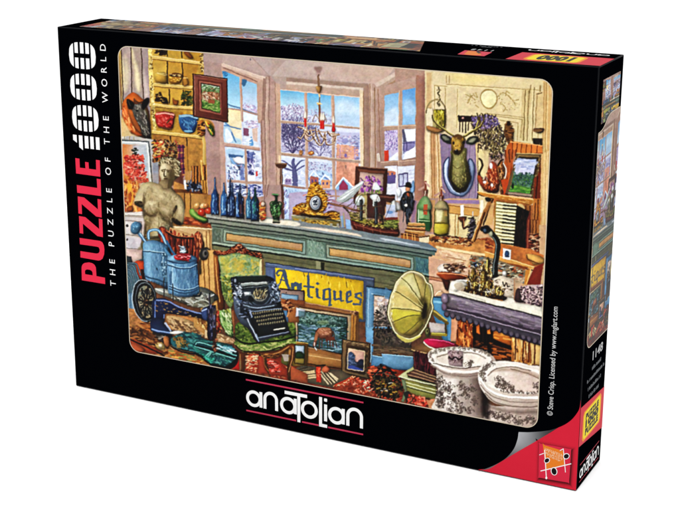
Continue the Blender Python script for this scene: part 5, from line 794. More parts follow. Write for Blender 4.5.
# --- watering can
V(115, 180, 6.8)
P("160,340 230,430 250,440 236,456 214,444 150,360", '#5890b8', col2='#3c6c94', g=(180, 360, 160, 400)); L("160,350 226,440", 1, '#a8d0e8'); C("110,310 128,288 156,284 180,300 178,330 160,360 130,366 110,350", '#74acd0', col2='#3c6c90', g=(110, 290, 170, 366)); E(146, 314, 26, 20, '#5c94b8', -30); K("124,296 170,296 164,336 124,334", 16, .8, '#3c6484 #a8d4ec', 1, 0, 90)
for q in ("232,400 226,360 244,342 290,340 316,370 340,420 356,460",): L(q, 2.6, '#4c84ac', 1, True); L(q, 1, '#a8d0e8', 1, True)
V(120, 250, 6.8)
C("156,-40 180,-60 240,-64 310,-40 330,-10 330,100 322,260 280,240 180,200 168,180 160,60", '#6ca0c4', col2='#44749c', g=(160, 0, 330, 0)); K("160,-40 320,-30 326,40 316,240 180,200", 120, 1.6, '#84b4d4 #5484a8 #98c4dc #6498bc #4c7898', 3, 88, 12, .38); P("170,-40 210,-50 216,200 184,196", '#8cc4e4', .5, 1.6); M("160,8 326,20;168,176 320,224", 1.4, '#2c5470'); M("160,4 326,16", .6, '#c0e0f0'); K("276,20 318,20 312,180 290,180", 40, 1.3, '#2c4c64 #3c6484 #a8d0e4', 1.5, 70, 40); E(252, 130, 4, 9, '#1c3448'); C("300,-20 340,20 372,60 360,80 330,60", '#4c84ac'); L("318,-60 350,0 378,40", 2, '#34648c')
# --- milk can
C("322,60 340,40 400,28 470,30 520,50 526,90 536,250 540,290 500,314 420,318 350,300 324,270", '#6ca0c8', col2='#386890', g=(330, 0, 540, 0)); P("340,90 390,100 392,290 346,270", '#8cc4e8', .6, 1.6); K("330,100 524,110 534,290 340,280", 130, 1.5, '#7cacd0 #4c7ca4 #90c0dc #5c8cb4 #3c6890', 4, 89, 6, .42); P("470,110 500,108 506,284 480,290", '#3c6c94', .5, 1.4); P("352,96 364,98 366,272 354,266", '#c0e0f0', .5, 1); C("324,64 350,40 400,30 470,34 520,56 500,72 420,76 350,76", '#84bce0', col2='#5890bc', g=(330, 0, 520, 0)); M("324,70 380,88 460,88 524,66;326,100 400,124 470,124 526,104;336,244 410,272 490,268 536,248;336,262 410,290 490,286 538,262", 1.2, '#284c6c', .9, True); M("326,94 400,118 470,118 526,98;336,238 410,266 490,262 536,242", .6, '#b0dcf4', .9, True); L("350,150 344,230", 2.2, '#2c5478', .6)
C("370,40 420,28 470,36 484,54 470,76 420,72 380,64", '#c83038', col2='#7c141c', g=(380, 30, 480, 80)); K("372,36 480,36 470,74 384,66", 20, 1.4, '#e8606c #8c1820 #f0a0a0 #5c1014', 2.4, 10, 20); C("410,-20 440,-24 450,10 440,34 416,30", '#b0b8c0'); K("404,-30 450,-26 440,36 412,30", 14, 1.4, '#e8ecf0 #4c545c #7c8894'); P("396,20 470,24 480,40 390,34", '#902028'); E(484, 70, 14, 9, '#385c7c')
L("500,310 540,310 552,290", 1.4, '#1c2830', curve=True)
# --- sewing machine
for q in ("298,190 300,320", "358,230 360,350"): L(q, 1, '#383c40')
EO(172, 348, 74, 138, 2.6, '#1c2024', -8); EO(178, 350, 68, 130, 1.0, '#6c7478', -8); EO(166, 344, 80, 142, .9, '#c0c8cc', -8, .8, 90, 300); E(178, 352, 62, 122, '#908c74', -8, .8); EO(178, 352, 60, 120, 2.2, '#14181c', -8)
K("130,260 220,260 240,440 150,460", 40, 2, '#5c5040 #b0a888 #3c3428 #8c7c5c')
for a in range(0, 360, 45):
    t = math.radians(a+10); L(f"180,356 {180+56*math.cos(t)},{354+112*math.sin(t)}", 1.5, '#1c1e20'); EO(180+36*math.cos(t), 354+74*math.sin(t), 11, 20, .9, '#24282c', 0)
E(180, 356, 20, 34, '#3c3028'); E(184, 356, 10, 18, '#8c6448'); L("184,356 232,360", 3, '#1c1c20')
C("220,350 250,330 300,330 340,350 420,390 500,420 580,420 590,400 604,380 640,376 650,420 652,520 646,600 600,596 592,480 560,470 480,452 400,440 320,430 304,450 302,500 330,560 360,590 330,600 220,580 218,450", '#222c50', col2='#101630', g=(300, 330, 310, 560)); L("250,340 330,352 430,398 560,434", 1.5, '#7488c0', 1, True); L("240,350 236,560", 1.3, '#5470b0', curve=True); L("300,440 296,500 320,560", 1, '#6c84b8', curve=True); K("236,360 300,350 480,430 560,450 540,462 340,420 300,430 240,420", 26, 1.1, '#c09048 #1c2448 #8c6c44 #3c4c84 #e0b870', 2, 25, 40); C("556,410 590,390 600,440 590,480 560,460", '#3c5084'); L("560,416 590,402", 1.2, '#a8bce8'); P("604,290 614,288 620,600 608,600", '#1c1814'); L("606,300 612,590", .6, '#7c7c8c'); P("596,380 650,374 656,590 650,620 610,610 600,560", '#20243c'); M("630,390 636,600;644,400 648,600", .9, '#6c6474'); K("600,380 650,380 650,600 606,590", 24, 1.4, '#4c3c50 #7c7c9c #1c1420 #5c4c3c', 3, 88, 8)
V(120, 310, 6.8)
C("216,60 300,60 300,90 330,120 366,150 356,170 300,168 220,150", '#1a2440', col2='#2c4470', g=(220, 60, 220, 170)); L("220,130 300,150 350,156", 1.6, '#7c98d0', curve=True); L("310,90 344,140", 2, '#a8b8d8', .9); C("340,150 400,140 440,150 420,162 360,166", '#e8e4d8')
C("176,160 220,146 300,170 330,190 340,230 320,260 290,220 190,190", '#38302c'); K("180,160 310,180 330,220 200,190", 24, 1.7, '#1c1814 #6c6058 #94887c #241c18'); C("296,190 316,176 334,190 342,230 326,254 304,236", '#c88450', col2='#8c5430', g=(300, 0, 340, 0)); C("240,230 270,210 300,230 306,262 270,268 246,252", '#d0b06c'); E(276, 240, 14, 14, '#f0e0b8'); M("180,170 80,160 120,150;170,150 110,180", 1.2, '#1c1814'); E(124, 168, 12, 7, '#c0b8a8'); K("66,130 200,140 280,210 200,240 70,180", 60, 2.2, '#6c4024 #3c2414 #a86c3c #54301c', 3, 15, 30)
# --- green dressing plate under the machine's needle
V(120, 310, 6.8)
P("340,190 440,150 520,160 560,190 640,220 760,240 800,300 790,370 740,396 640,380 590,350 520,300 420,280 350,240", '#102024')
C("344,196 400,170 440,156 520,160 560,190 640,214 720,226 776,262 790,310 770,350 720,378 660,372 600,350 560,310 500,280 420,266 360,246", '#2c6c70', col2='#308078', g=(350, 200, 760, 340)); K("350,190 440,160 520,166 600,210 760,250 780,320 720,370 620,350 520,280 400,260", 190, 2.6, '#3c8484 #1c4c54 #54a098 #2c5c5c #184048 #3c9080', 2.6, 20, 40, .8); K("350,190 420,180 480,250 400,250", 30, 2, '#8c6c3c #3c4428 #a88c50', 2, 30, 60)
C("500,236 540,212 640,240 760,280 790,310 770,330 640,292 530,262", '#184850'); M("516,232 540,220 640,250 790,312;510,246 620,282 780,330", 1.2, '#7cd0c4', .9, True); L("520,240 660,278 780,322", 1.6, '#0c1c20', curve=True); M("590,330 620,292;570,324 612,288", 1.3, '#6cb8a8'); C("500,240 510,280 560,310 600,330 640,360", '#1c7c6c', .5, 1); K("560,300 640,330 620,360 580,340", 20, 1.8, '#1ca88c #4cc8a8 #187864', 2, 30, 40); K("640,230 760,260 780,290 660,270", 16, 2, '#a8d8e0 #5ca8b0 #d8ecec', 4, 20, 5)
M("340,196 350,244 420,282 520,300 590,350 650,384 740,396 790,366 800,300", 1.6, '#16181a', 1, True); L("346,240 420,276 500,290", .7, '#7c5c3c', curve=True); P("630,120 650,120 656,280 636,280", '#34241c'); K("630,200 664,200 664,290 630,290", 16, 1.5, '#1c1410 #a86c4c #5c4034')
V(385, 335, 6.8)
P("-20,-10 170,-10 190,140 -20,100", '#4c4238', tex=.2); K("-20,-10 170,-10 180,60 -20,60", 60, 2, '#2c2824 #5c5048 #3c3834 #6c6050', 1.6, 40, 60); K("-20,70 180,90 186,140 -20,110", 40, 1.6, '#6c5844 #5c4838 #7c6850', 4, 8, 8); P("-20,128 200,152 190,240 60,232 -20,200", '#6ca0c4', col2='#5488ac', g=(0, 150, 0, 230)); M("-20,128 196,150", .8, '#a8d8f0'); L("-20,198 60,232 180,240", .9, '#28445c')
# --- gramophone
V(385, 265, 6.8)
L("330,320 380,360 424,396", 5.2, '#6c6030', 1, False, 3); L("330,310 420,376", 1.5, '#b8a860'); L("410,400 420,480", 1.8, '#54482c'); P("310,460 410,462 426,470 420,486 316,478", '#948434'); L("320,464 410,466", .8, '#d8cc70'); E(290, 456, 20, 34, '#5c5838'); E(288, 452, 11, 20, '#94905c'); E(288, 450, 5, 9, '#2c2818')
C("150,46 190,40 230,52 262,76 284,116 316,140 326,200 316,250 326,290 310,340 286,400 262,440 230,480 190,500 150,504 100,486 62,450 40,400 24,350 24,290 40,220 60,160 76,120 110,80", '#d8ccA0', col2='#a08c50', g=(60, 100, 260, 480)); 
C("150,62 200,56 250,86 276,130 300,180 308,250 290,330 262,400 220,450 170,480 110,466 66,420 44,350 46,280 66,200 96,130", '#d4c07c', col2='#94803c', g=(60, 120, 260, 440)); C("60,190 120,210 260,290 262,320 150,300 50,290", '#dcc880', .8, 1.4); C("50,300 150,310 262,330 200,350 80,390 56,370", '#d0c444', .85, 1.4); C("70,400 150,350 256,340 220,400 140,460 96,456", '#a89c3c', .9, 1.4); C("96,130 140,76 190,64 210,110 240,220 180,160", '#c8c080', .9, 1.4)
C("130,110 170,80 196,100 240,220 200,200", '#d8d09c', .7, 2); C("270,90 290,130 310,200 300,280 276,340 262,400 280,300 272,180", '#a89c54', .9, 1); C("236,240 270,220 290,260 280,330 250,380 226,370 250,320", '#4c4420', .9, 2.2); E(266, 312, 17, 52, '#2c2412', 8, .95, 1.2)
M("262,280 210,200 150,120 110,84;262,270 240,190 216,120 196,52;264,260 274,180 282,120;256,300 180,250 110,200 60,176;252,318 150,300 44,296;250,340 160,346 52,390;252,356 200,410 130,470;262,380 236,430 220,470", 0.8, '#645c2c', .9, True); M("258,292 182,244 112,194;250,312 150,294 48,290;258,282 206,202 146,124", .5, '#f0e8a0', .8, True)
O("150,46 190,40 230,52 262,76 284,116 316,140 326,200 316,250 326,290 310,340 286,400 262,440 230,480 190,500 150,504 100,486 62,450 40,400 24,350 24,290 40,220 60,160 76,120 110,80", 1.9, '#e4dcae'); O("150,42 190,36 232,48 266,74 288,114 320,138 330,200 320,250 330,290 314,342 290,402 264,444 232,486 190,506 150,510 98,490 58,452 36,400 18,350 18,290 34,220 56,158 72,118 108,76", .6, '#4c4820')
K("36,260 60,170 100,100 76,200 50,330 70,430 40,380", 20, 1, '#f4ecb0 #fff8d0', 3, 100, 15, .6)
V(385, 335, 6.8)
C("80,-6 160,30 240,0 230,20 160,52 110,34", '#c8bc64', .9)
# gramophone case with pink record, books, stool
P("170,90 260,50 300,44 400,60 330,130 200,112", '#6c4c30', col2='#9c7448', g=(170, 0, 330, 0)); L("180,100 320,136", .9, '#d0a878'); C("262,40 300,24 400,36 480,62 500,80 440,92 360,96 290,76", '#d02058', col2='#a01840', g=(260, 30, 480, 90)); L("264,48 300,80 370,104", 1.3, '#f0e0c8', curve=True); L("300,30 400,40 470,64", .8, '#f06c94', curve=True)
P("190,112 330,140 350,280 200,232", '#34141c', col2='#54202c', g=(190, 0, 340, 0)); K("196,120 330,144 340,270 206,226", 50, 2, '#4c1c28 #240c14 #6c2c34', 4, 85, 10); L("196,122 206,230", .8, '#6c3c3c'); P("150,250 200,232 350,280 350,330 160,284", '#5c4034'); M("160,270 350,322;200,236 350,284;180,252 350,302", 1, '#a88464'); L("150,282 350,332", 1.3, '#1c100c')
P("88,280 190,216 200,234 150,262 160,286 350,336 350,350 130,300", '#c0c090', col2='#a8a870', g=(100, 0, 340, 0)); P("130,300 350,352 350,460 150,380 140,340", '#94904c', tex=.12); M("140,320 350,376;140,340 350,400", 1, '#d8d8a4'); L("140,348 350,408", 1, '#4c4c24'); P("110,300 140,306 150,380 130,460 112,450 130,380", '#788060'); P("120,390 160,380 190,410 150,460", '#34342c'); L("96,284 350,344", .7, '#f0f0c8')
P("160,400 350,460 350,520 150,490", '#c03c28'); K("160,400 350,440 350,520 150,480", 44, 2.2, '#d85c44 #8c2418 #e88c6c #503020', 2, 20, 70); P("280,440 350,450 350,510 300,500", '#c89468', .8)
# pipe-organ-like legs behind the basins
V(460, 290, 6.8)
P("-10,170 560,350 560,520 -10,420", '#a85c24', tex=.2); P("220,260 350,290 350,380 226,350", '#d8802c', col2='#b8601c', g=(220, 260, 220, 360)); K("228,262 346,296 346,350 232,330", 16, 2.6, '#f0a850 #c87028', 5, 12, 5); P("226,330 354,384 350,410 226,370", '#14100c'); P("80,180 226,230 226,440 180,420 90,400", '#241410'); M("96,210 100,400;140,230 146,420;190,240 196,430;170,220 172,430;214,250 218,450", 2.4, '#0f0a08'); P("108,230 130,236 136,300 110,290", '#c86828'); P("184,250 206,256 210,300 186,296", '#d87830'); K("90,340 226,360 226,420 96,400", 24, 2, '#5c3018 #14100c #8c4c20', 1.4)
P("0,200 80,210 90,400 0,400", '#a84c1c'); K("0,180 80,210 86,400 0,400", 44, 2.4, '#d87c38 #6c2c10 #e89c54 #8c3c18 #4c1c0c', 3, 75, 25); P("226,380 350,430 350,470 226,470", '#8c4c20'); K("230,380 350,420 350,480 230,460", 26, 2.6, '#5c2c10 #b8682c #3c1c0c', 5, 12, 8)
P("350,300 560,370 560,520 350,480", '#c88440'); K("360,300 500,340 490,480 360,470", 60, 2.4, '#e0a860 #8c4c20 #b06c34 #5c3014 #f0c888', 5, 87, 5); P("480,350 560,370 560,520 486,500", '#d8b070'); M("380,310 376,470;430,330 426,480;470,340 464,490;510,360 506,500", 1.4, '#6c3414')
# brass instruments on the tray and bath edge
V(385, 265, 6.8)
C("352,56 400,46 500,60 560,76 520,104 440,104 400,130 390,100 370,80", '#b85828', col2='#7c3418', g=(360, 40, 420, 130)); L("354,56 500,64 560,80", .9, '#f0a070', curve=True); C("384,90 410,100 440,110 430,170 410,160 396,120", '#54281c')
V(400, 190, 3.98)
P("196,400 206,366 240,358 300,368 460,420 570,440 570,508 430,474 196,412", '#e4dcc8', col2='#f0ead8', g=(200, 360, 240, 500)); P("206,384 240,372 300,384 330,440 240,410", '#b8a888', .7, .8); L("198,398 214,366 244,358 300,368", 1.2, '#fffaf0', curve=True); L("200,412 430,474 570,508", 1, '#3c3230', .9)
P("372,350 400,340 460,356 456,432 376,420", '#d8c8b0'); K("376,350 456,360 452,428 380,416", 40, 1.3, '#8c7460 #3c2c24 #e8dcc8 #a89078 #c8b49c'); L("410,366 416,384 424,370 430,386", .9, '#2c201c', curve=True); L("456,352 456,436", 1.2, '#a87c5c')
P("470,384 570,374 570,466 540,460 456,446", '#d8b8b4', tex=.1); K("480,384 568,380 566,464 470,440", 130, 1.8, '#2c1c1c #54404c #d8c0bc #3c2828 #8c7078', 1.2, 0, 90); C("462,400 476,392 480,430 496,446 470,446 458,436", '#4c3838'); P("456,350 500,346 476,392 456,390", '#c8a888', .7)
C("244,398 270,390 340,408 420,424 414,440 360,436 290,420 250,410", '#3c2418'); L("246,404 300,424 410,440", 1, '#b87c3c', curve=True)
for x, y, w, h in ((270, 380, 9, 26), (292, 340, 13, 44), (300, 380, 14, 26), (336, 350, 14, 60), (350, 300, 8, 50), (352, 376, 18, 26), (390, 400, 14, 22), (404, 410, 9, 18), (328, 390, 12, 20)):
    C(f"{x-w*.4},{y-h*.6} {x+w*.4},{y-h*.6} {x+w},{y} {x+w*.8},{y+h*.6} {x-w*.8},{y+h*.6} {x-w},{y}", '#94783a', 1, .3, '#40300f', (x-w, 0, x+w, 0)); L(f"{x-w*.3},{y-h*.4} {x-w*.4},{y+h*.4}", 1.1, '#f0e080', .9); L(f"{x+w*.5},{y-h*.4} {x+w*.6},{y+h*.5}", 1, '#2c1c0c', .8)
K("262,330 320,290 360,290 372,370 420,400 412,430 260,410", 130, 1.4, '#d0b468 #5c4018 #a0803c #2c1c0c #f0e4a8 #7c5824 #3c2814', 2, 80, 50)
# lilac roll top of the bath
V(385, 265, 6.8)
C("384,236 390,210 410,196 440,190 480,200 600,240 760,290 1100,380 1100,480 780,400 620,350 480,316 400,300 386,290 394,262", '#7c7078', col2='#584c54', g=(500, 210, 470, 320)); V(460, 290, 6.8)
P("-60,30 0,44 120,76 300,120 560,186 556,330 300,260 120,196 -60,150 -110,130", '#746a72', col2='#5c5058', g=(200, 100, 180, 220)); P("-60,48 100,88 300,138 560,210 560,230 300,160 100,108 -60,64", '#c4b8be', .75, 1.4); P("-110,110 -60,120 120,156 300,210 560,276 560,300 300,232 110,180 -80,140", '#3c3040', .85, 1); K("-60,40 560,190 556,280 300,210 0,130", 150, 2, '#9c8c9c #74647a #b4a4b4 #645468 #84748a', 6, 15, 4, .35)
P("-110,150 -40,140 120,180 300,236 560,306 550,380 300,300 100,222 -60,170", '#504854'); L("-100,130 0,150 130,186 300,236 556,306", .9, '#a898ac'); 
for k in range(17): E(-90+k*40, 164+k*12.2+(k > 3)*0, 17, 20, '#645a66'); EO(-90+k*40, 160+k*12.2, 17, 20, .8, '#2c2030', 0, .9, 0, 180)
P("-30,-4 40,14 300,80 556,148 562,184 300,118 0,42", '#e8e0cc', .9); M("-20,40 300,120 560,186", .9, '#2c2428'); C("384,1 384,1 384,1", '#000', 0)
V(385, 265, 6.8); C("384,200 410,192 430,210 430,250 404,262 386,250", '#8c7c8c'); C("386,266 410,262 424,290 410,312 390,300", '#74647c'); E(402, 222, 8, 10, '#b8a8b8', a=.8); C("436,150 450,112 500,104 540,110 560,140 520,150 470,190 440,184", '#ece4d4'); C("470,130 520,118 540,150 530,180 480,160", '#b8a890', .8); P("436,170 480,180 680,240 680,256 436,190", '#e8e0cc')
# --- flowered basins
def floral(x, y, r, dark='#3c302c', mid='#6c5c54'):
    for k in range(int(4+r*.5)):
        a = rnd.uniform(0, 6.283); d = rnd.uniform(0, r); fx_, fy_ = x+d*math.cos(a), y+d*math.sin(a)*.9; s_ = rnd.uniform(.10, .24)*r
        for j in range(5):
            b_ = j*1.257+a; E(fx_+s_*.8*math.cos(b_), fy_+s_*.8*math.sin(b_), s_*.62, s_*.45, mid if j % 2 else dark, math.degrees(b_), .8)
        E(fx_, fy_, s_*.45, s_*.4, '#cdbdb0', 0, .8)
    for k in range(int(3+r*.35)):
        a = rnd.uniform(0, 6.283); x1, y1 = x+r*math.cos(a), y+r*math.sin(a); x2, y2 = x+r*1.35*math.cos(a+.5), y+r*1.35*math.sin(a+.5)
        L(f"{x},{y} {x1},{y1} {x2},{y2}", .6, mid, .8, True)
        for t_ in (.5, .8, 1.): E(x+(x2-x)*t_+rnd.uniform(-3, 3), y+(y2-y)*t_+rnd.uniform(-3, 3), r*.13, r*.07, dark, rnd.uniform(0, 180), .8)
V(400, 305, 3.98)
C("146,250 180,262 260,270 330,262 340,300 330,350 330,400 340,440 330,460 140,420 138,380 150,340 146,290", '#e4d8cc', .94, col2='#94827a', g=(170, 0, 345, 0)); C("170,276 220,284 224,350 214,420 180,410 166,330", '#f0e8de', .75, 4); C("296,290 340,300 346,450 310,440 300,380", '#4c3a34', .6, 5); P("146,262 200,276 330,276 330,290 200,292 148,280", '#a89488', .7, 1.2)
for q in ((160, 310, 16), (150, 350, 14), (196, 330, 18), (168, 390, 18), (240, 320, 14), (210, 376, 20), (262, 350, 18), (240, 410, 18), (290, 330, 12), (296, 380, 14), (200, 420, 12), (150, 300, 10), (280, 420, 12)): floral(*q)
K("140,270 170,276 176,410 140,400", 70, 1.0, '#2c2420 #4c403c #6c5c54', 1.4, 30, 90, .8)
C("112,206 120,182 160,170 230,166 310,174 360,194 380,220 372,244 330,266 250,272 180,262 130,240", '#e8dcd0', .94, col2='#c0aca0', g=(120, 0, 370, 0)); C("124,210 136,190 180,178 240,174 310,182 356,202 364,222 330,244 250,252 180,244 134,228", '#f2e8dc', .94); 
for x, y in ((122, 206), (128, 192), (142, 184), (158, 177), (176, 174), (196, 172), (216, 171), (236, 170), (256, 172), (278, 174), (300, 177), (322, 182), (342, 190), (358, 200), (130, 222)): floral(x, y, 7, '#54483f', '#84766c')
C("146,212 160,198 220,186 290,190 336,206 338,220 300,238 230,240 170,230", '#dccdbc', .94, col2='#f4e8da', g=(150, 192, 260, 240)); L("150,206 220,189 300,193 340,211", 1.1, '#8c7c70', .9, True); C("270,194 330,206 330,220 290,232 260,210", '#e8dac8', .6, 2)
P("190,180 250,182 250,246 194,240", '#b49c9c'); K("192,182 248,184 248,200 194,198", 14, 1.2, '#5c4444 #8c7074', 1.2, 0, 90); floral(206, 216, 12, '#3c2828', '#6c5054'); floral(234, 218, 12, '#3c2828', '#6c5054'); M("194,206 206,216 220,206 234,216 248,206", 1.2, '#34242a', 1, True); floral(274, 230, 14)
L("118,222 180,256 250,266 330,260 374,238", 2.4, '#f8f0e6', .95, True); L("122,238 180,268 250,278 330,272", 1.2, '#98847a', .9, True); L("130,248 190,276 260,284 330,278", .6, '#6c5a52', .8, True); L("132,232 240,252 350,240", .9, '#5c4c44', .8, True)
C("346,392 380,402 560,410 560,500 350,460 342,430", '#e0d0c4', .94, col2='#b09c90', g=(350, 0, 560, 0)); C("346,390 400,410 480,420 570,416 570,430 480,434 400,426 350,410", '#7c6a60', .7, 1.6)
for q in ((366, 428, 14), (396, 446, 16), (430, 450, 16), (470, 462, 16), (504, 452, 14), (534, 462, 14), (560, 446, 10)): floral(*q)
C("330,310 350,350 356,450 330,440 326,380", '#241a18', .85, 2)
C("312,272 320,246 350,230 400,222 460,226 520,240 570,262 570,400 520,410 430,404 370,386 334,350 314,310", '#f2e8dc', .94, col2='#c4b2a4', g=(400, 250, 480, 410)); C("332,284 344,258 384,240 440,236 510,250 570,274 570,346 520,352 440,350 370,330 340,306", '#f4eade', .94)
for x, y in ((322, 282), (324, 268), (330, 256), (340, 246), (354, 238), (370, 232), (334, 296), (330, 270), (346, 250)): floral(x, y, 8, '#4c423c', '#7c6e64')
C("350,276 370,256 420,246 490,254 560,278 570,300 570,344 500,346 430,342 380,324 354,300", '#ecdfd2', .94, col2='#d8c2b4', g=(380, 250, 480, 340)); C("366,266 420,250 490,258 556,282 550,290 480,272 420,264", '#b09884', .75, 1.2); L("440,254 500,270 556,292", .8, '#7c6858', .8); L("350,280 380,256 440,246 520,262", 1, '#8c786a', .9, True); C("440,276 520,290 540,330 480,330 440,310", '#dcc4b8', .7, 4)
for q in ((392, 300, 14), (412, 312, 16), (434, 326, 14), (392, 318, 10), (544, 326, 15), (562, 318, 12), (452, 336, 8)): floral(*q)
K("400,336 568,348 568,356 400,346", 40, 1.0, '#4c403a #7c6c60', 1.8, 60, 20)
L("318,292 350,338 420,364 500,370 570,366", 3, '#fcf8f0', .95, True); L("322,318 360,358 430,382 500,388 570,384", 1.2, '#98867a', .9, True); L("320,304 356,346 430,370 570,376", .8, '#b8a698', .9, True); L("340,352 380,386 440,402 520,406 570,400", 1.3, '#7c6a5e', .8, True)
# ---- the whole print: the brush's wobble, paint grain, contrast of a printed picture
def blur(a, r):
    for ax in (0, 1):
        k = np.exp(-np.arange(-2*r, 2*r+1)**2/(2*r*r)); k /= k.sum(); out = np.zeros_like(a)
        for i, w_ in zip(range(-2*r, 2*r+1), k): out += np.roll(a, i, ax)*w_
        a = out
    return a
hh, ww = CV.shape[:2]; yy, xx = np.meshgrid(np.arange(hh), np.arange(ww), indexing='ij')
wx = vnoise(20)*2.0+vnoise(5)*1.2+vnoise(2.5)*.8; wy = vnoise(20)*2.0+vnoise(5)*1.2+vnoise(2.5)*.8
xs = np.clip(xx+wx, 0, ww-1.01); ys = np.clip(yy+wy, 0, hh-1.01); xi = xs.astype(int); yi = ys.astype(int); fx = (xs-xi)[..., None]; fy = (ys-yi)[..., None]
CV = (CV[yi, xi]*(1-fx)+CV[yi, xi+1]*fx)*(1-fy)+(CV[yi+1, xi]*(1-fx)+CV[yi+1, xi+1]*fx)*fy
g = vnoise(6)*.02+vnoise(3)*.03+vnoise(1.7)*.03+vnoise((3, 10))*.02
CV = blur(CV, 1)
CV = CV*(1+g)[..., None]
tint = np.stack([vnoise(7), vnoise(9), vnoise(7)], -1)*.02; CV += tint
# drawn outlines where one thing meets another
lum = CV.mean(2); lb = blur(lum[..., None], 1)[..., 0]; gx = np.roll(lb, -1, 1)-np.roll(lb, 1, 1); gy = np.roll(lb, -1, 0)-np.roll(lb, 1, 0)
ed = np.clip((np.hypot(gx, gy)-.07)*2.6, 0, 1); CV *= (1-.22*ed)[..., None]
CV += (CV-blur(CV, 3))*.5; CV += (CV-blur(CV, 14))*.16
CV = np.clip(CV, 0, 1)**1.06; mean_ = CV.mean(2, keepdims=True); blue_ = np.clip((CV[..., 2:3]-CV[..., 0:1])*3, 0, 1); CV = CV+(CV-mean_)*(-.10-.16*blue_)
CV = np.clip(CV, 0, 1); CV = CV*(1-.42)+(CV*CV*(3-2*CV))*.42
CV = np.clip(CV*1.02-.02, 0, 1)
# ================= printed pictures on the three visible faces =================
def canvas(px, py):
    'ink at photograph-scale canvas positions (bilinear)'
    x = np.clip((px-PX0)*SC-.5, 0, CV.shape[1]-1.01); y = np.clip((py-PY0)*SC-.5, 0, CV.shape[0]-1.01)
    xi = x.astype(int); yi = y.astype(int); fx = (x-xi)[..., None]; fy = (y-yi)[..., None]
    return (CV[yi, xi]*(1-fx)+CV[yi, xi+1]*fx)*(1-fy)+(CV[yi+1, xi]*(1-fx)+CV[yi+1, xi+1]*fx)*fy
def onfront(U, V_):
    X = np.stack([U-CAM[0], 0*U-CAM[1], V_-CAM[2]], -1)@RM.T
    return canvas(X[..., 0]/X[..., 2]*FP+PC[0], X[..., 1]/X[..., 2]*FP+PC[1])
A0, A1, B0, B1, RR = .189, 1.3405, .137, .9628, .030
picture('illustration', F_, A0, A1, B0, B1, 960, 690, onfront, .10, RR, label='large picture of an antique shop interior on the front')
def rrect(u0, u1, v0, v1, r, n=8):
    o = []
    for cx, cy, a in ((u1-r, v1-r, 0), (u0+r, v1-r, 90), (u0+r, v0+r, 180), (u1-r, v0+r, 270)):
        for k in range(n+1): t = math.radians(a+90*k/n); o.append((cx+r*math.cos(t), cy+r*math.sin(t)))
    return o
e = .0022
sheet('picture_border', [[rrect(A0-e/2, A1+e/2, B0-e/2, B1+e/2, RR+e/2), rrect(A0+e/2, A1-e/2, B0+e/2, B1-e/2, RR-e/2)]], F_, .16, CREAM, label='thin cream line round the big picture')

# --- title
K7 = 7.28
tl = [zo(front, "112,22 142,27 145,92 186,97 183,50 208,54 211,100 264,107 262,35 290,39 294,158 118,134", 60, 155, K7),
      zo(front, "268,172 296,177 300,299 126,274 123,218 272,240", 60, 155, K7)]
z = "130,301 176,309 277,396 274,320 300,325 304,455 264,447 158,356 161,430 135,425"
tl.append(zo(front, z, 60, 155, K7)); tl.append(zo(front, z, 60+9/K7, 155+143/K7, K7))
tl.append(catm(zo(front, "143,130 292,152 309,162 320,185 324,215 322,250 311,280 296,292 280,295 150,272 149,226 264,244 280,242 289,230 289,212 282,198 265,193 146,176", 60, 220, K7), True, 1))
tl.append([zo(front, "158,350 160,334 168,320 182,312 212,308 236,314 252,326 262,345 266,408 328,420 330,466 160,438", 60, 220, K7), zo(front, "184,394 182,374 186,364 198,359 218,362 232,370 238,382 239,403", 60, 220, K7)])
sheet('title_lettering', tl, F_, .10, TITLE)
# --- striped number 1000
def zero(px, py):
    cx, cy = front(px, py); a, b = .0425, .0345; out = []
    for s0, s1 in ((-1, -.67), (-.56, -.31), (-.15, .11), (.25, .51), (.64, 1)):
        xs = np.linspace(s0, s1, 9)
        def h(s): return b*(max(1-abs(s)**3.2, 0))**(1/2.6)
        if abs(s0) > .6 or abs(s1) > .6:
            if s0 > 0: inner = s0
            up = [(cx+s*a, cy+h(s)) for s in xs]; dn = [(cx+s*a, cy-h(s)) for s in xs[::-1]]
            out.append(up+dn)
        else:
            out.append([(cx+s*a, cy+h(s)) for s in xs]+[(cx+s1*a, cy+.006), (cx+s0*a, cy+.006)])
            out.append([(cx+s*a, cy-h(s)) for s in xs]+[(cx+s1*a, cy-.006), (cx+s0*a, cy-.006)])
    return out
nb = []
for q in ((82.4, 55.7), (83.6, 87.1), (85.5, 118.4)): nb += zero(*q)
cx, cy = front(86.6, 142.3)
for k, (s0, s1) in enumerate(((-1, -.72), (-.56, -.28), (-.12, .16), (.30, .56), (.72, 1))):
    lo = -.016+(0 if k > 1 else (.004 if k else .010)); hi = .017
    a = .0425
    lo2 = -.016 if k > 1 else (-.022 if k else -.004)
    nb.append([(cx+s0*a, cy+hi), (cx+s1*a, cy+hi), (cx+s1*a, cy+lo2), (cx+s0*a, cy+lo2+(.007 if k < 2 else 0))])
sheet('number_lettering', nb, F_, .10, WHITE, label='number 1000 in white stripes')
# --- slogan reading upwards
u0, v0 = front(115.9, 286.5); u1, v1 = front(105.6, 44.3)
letters('slogan_lettering', text('THE PUZZLE OF THE WORLD', spacing=2.0, bold=.002), ((u0+u1)/2, v0), (0, v1-v0), (-.0185, 0), F_, .10, WHITE)
u0, v0 = front(552.6, 416); u1, v1 = front(557.8, 307)
letters('credit_lettering', text('© Steve Crisp. Licensed by www.mglart.com', bold=.004), ((u0+u1)/2, v0), (0, v1-v0), (-.0135, 0), F_, .10, ink('credit_ink', '#c8c8c8'))
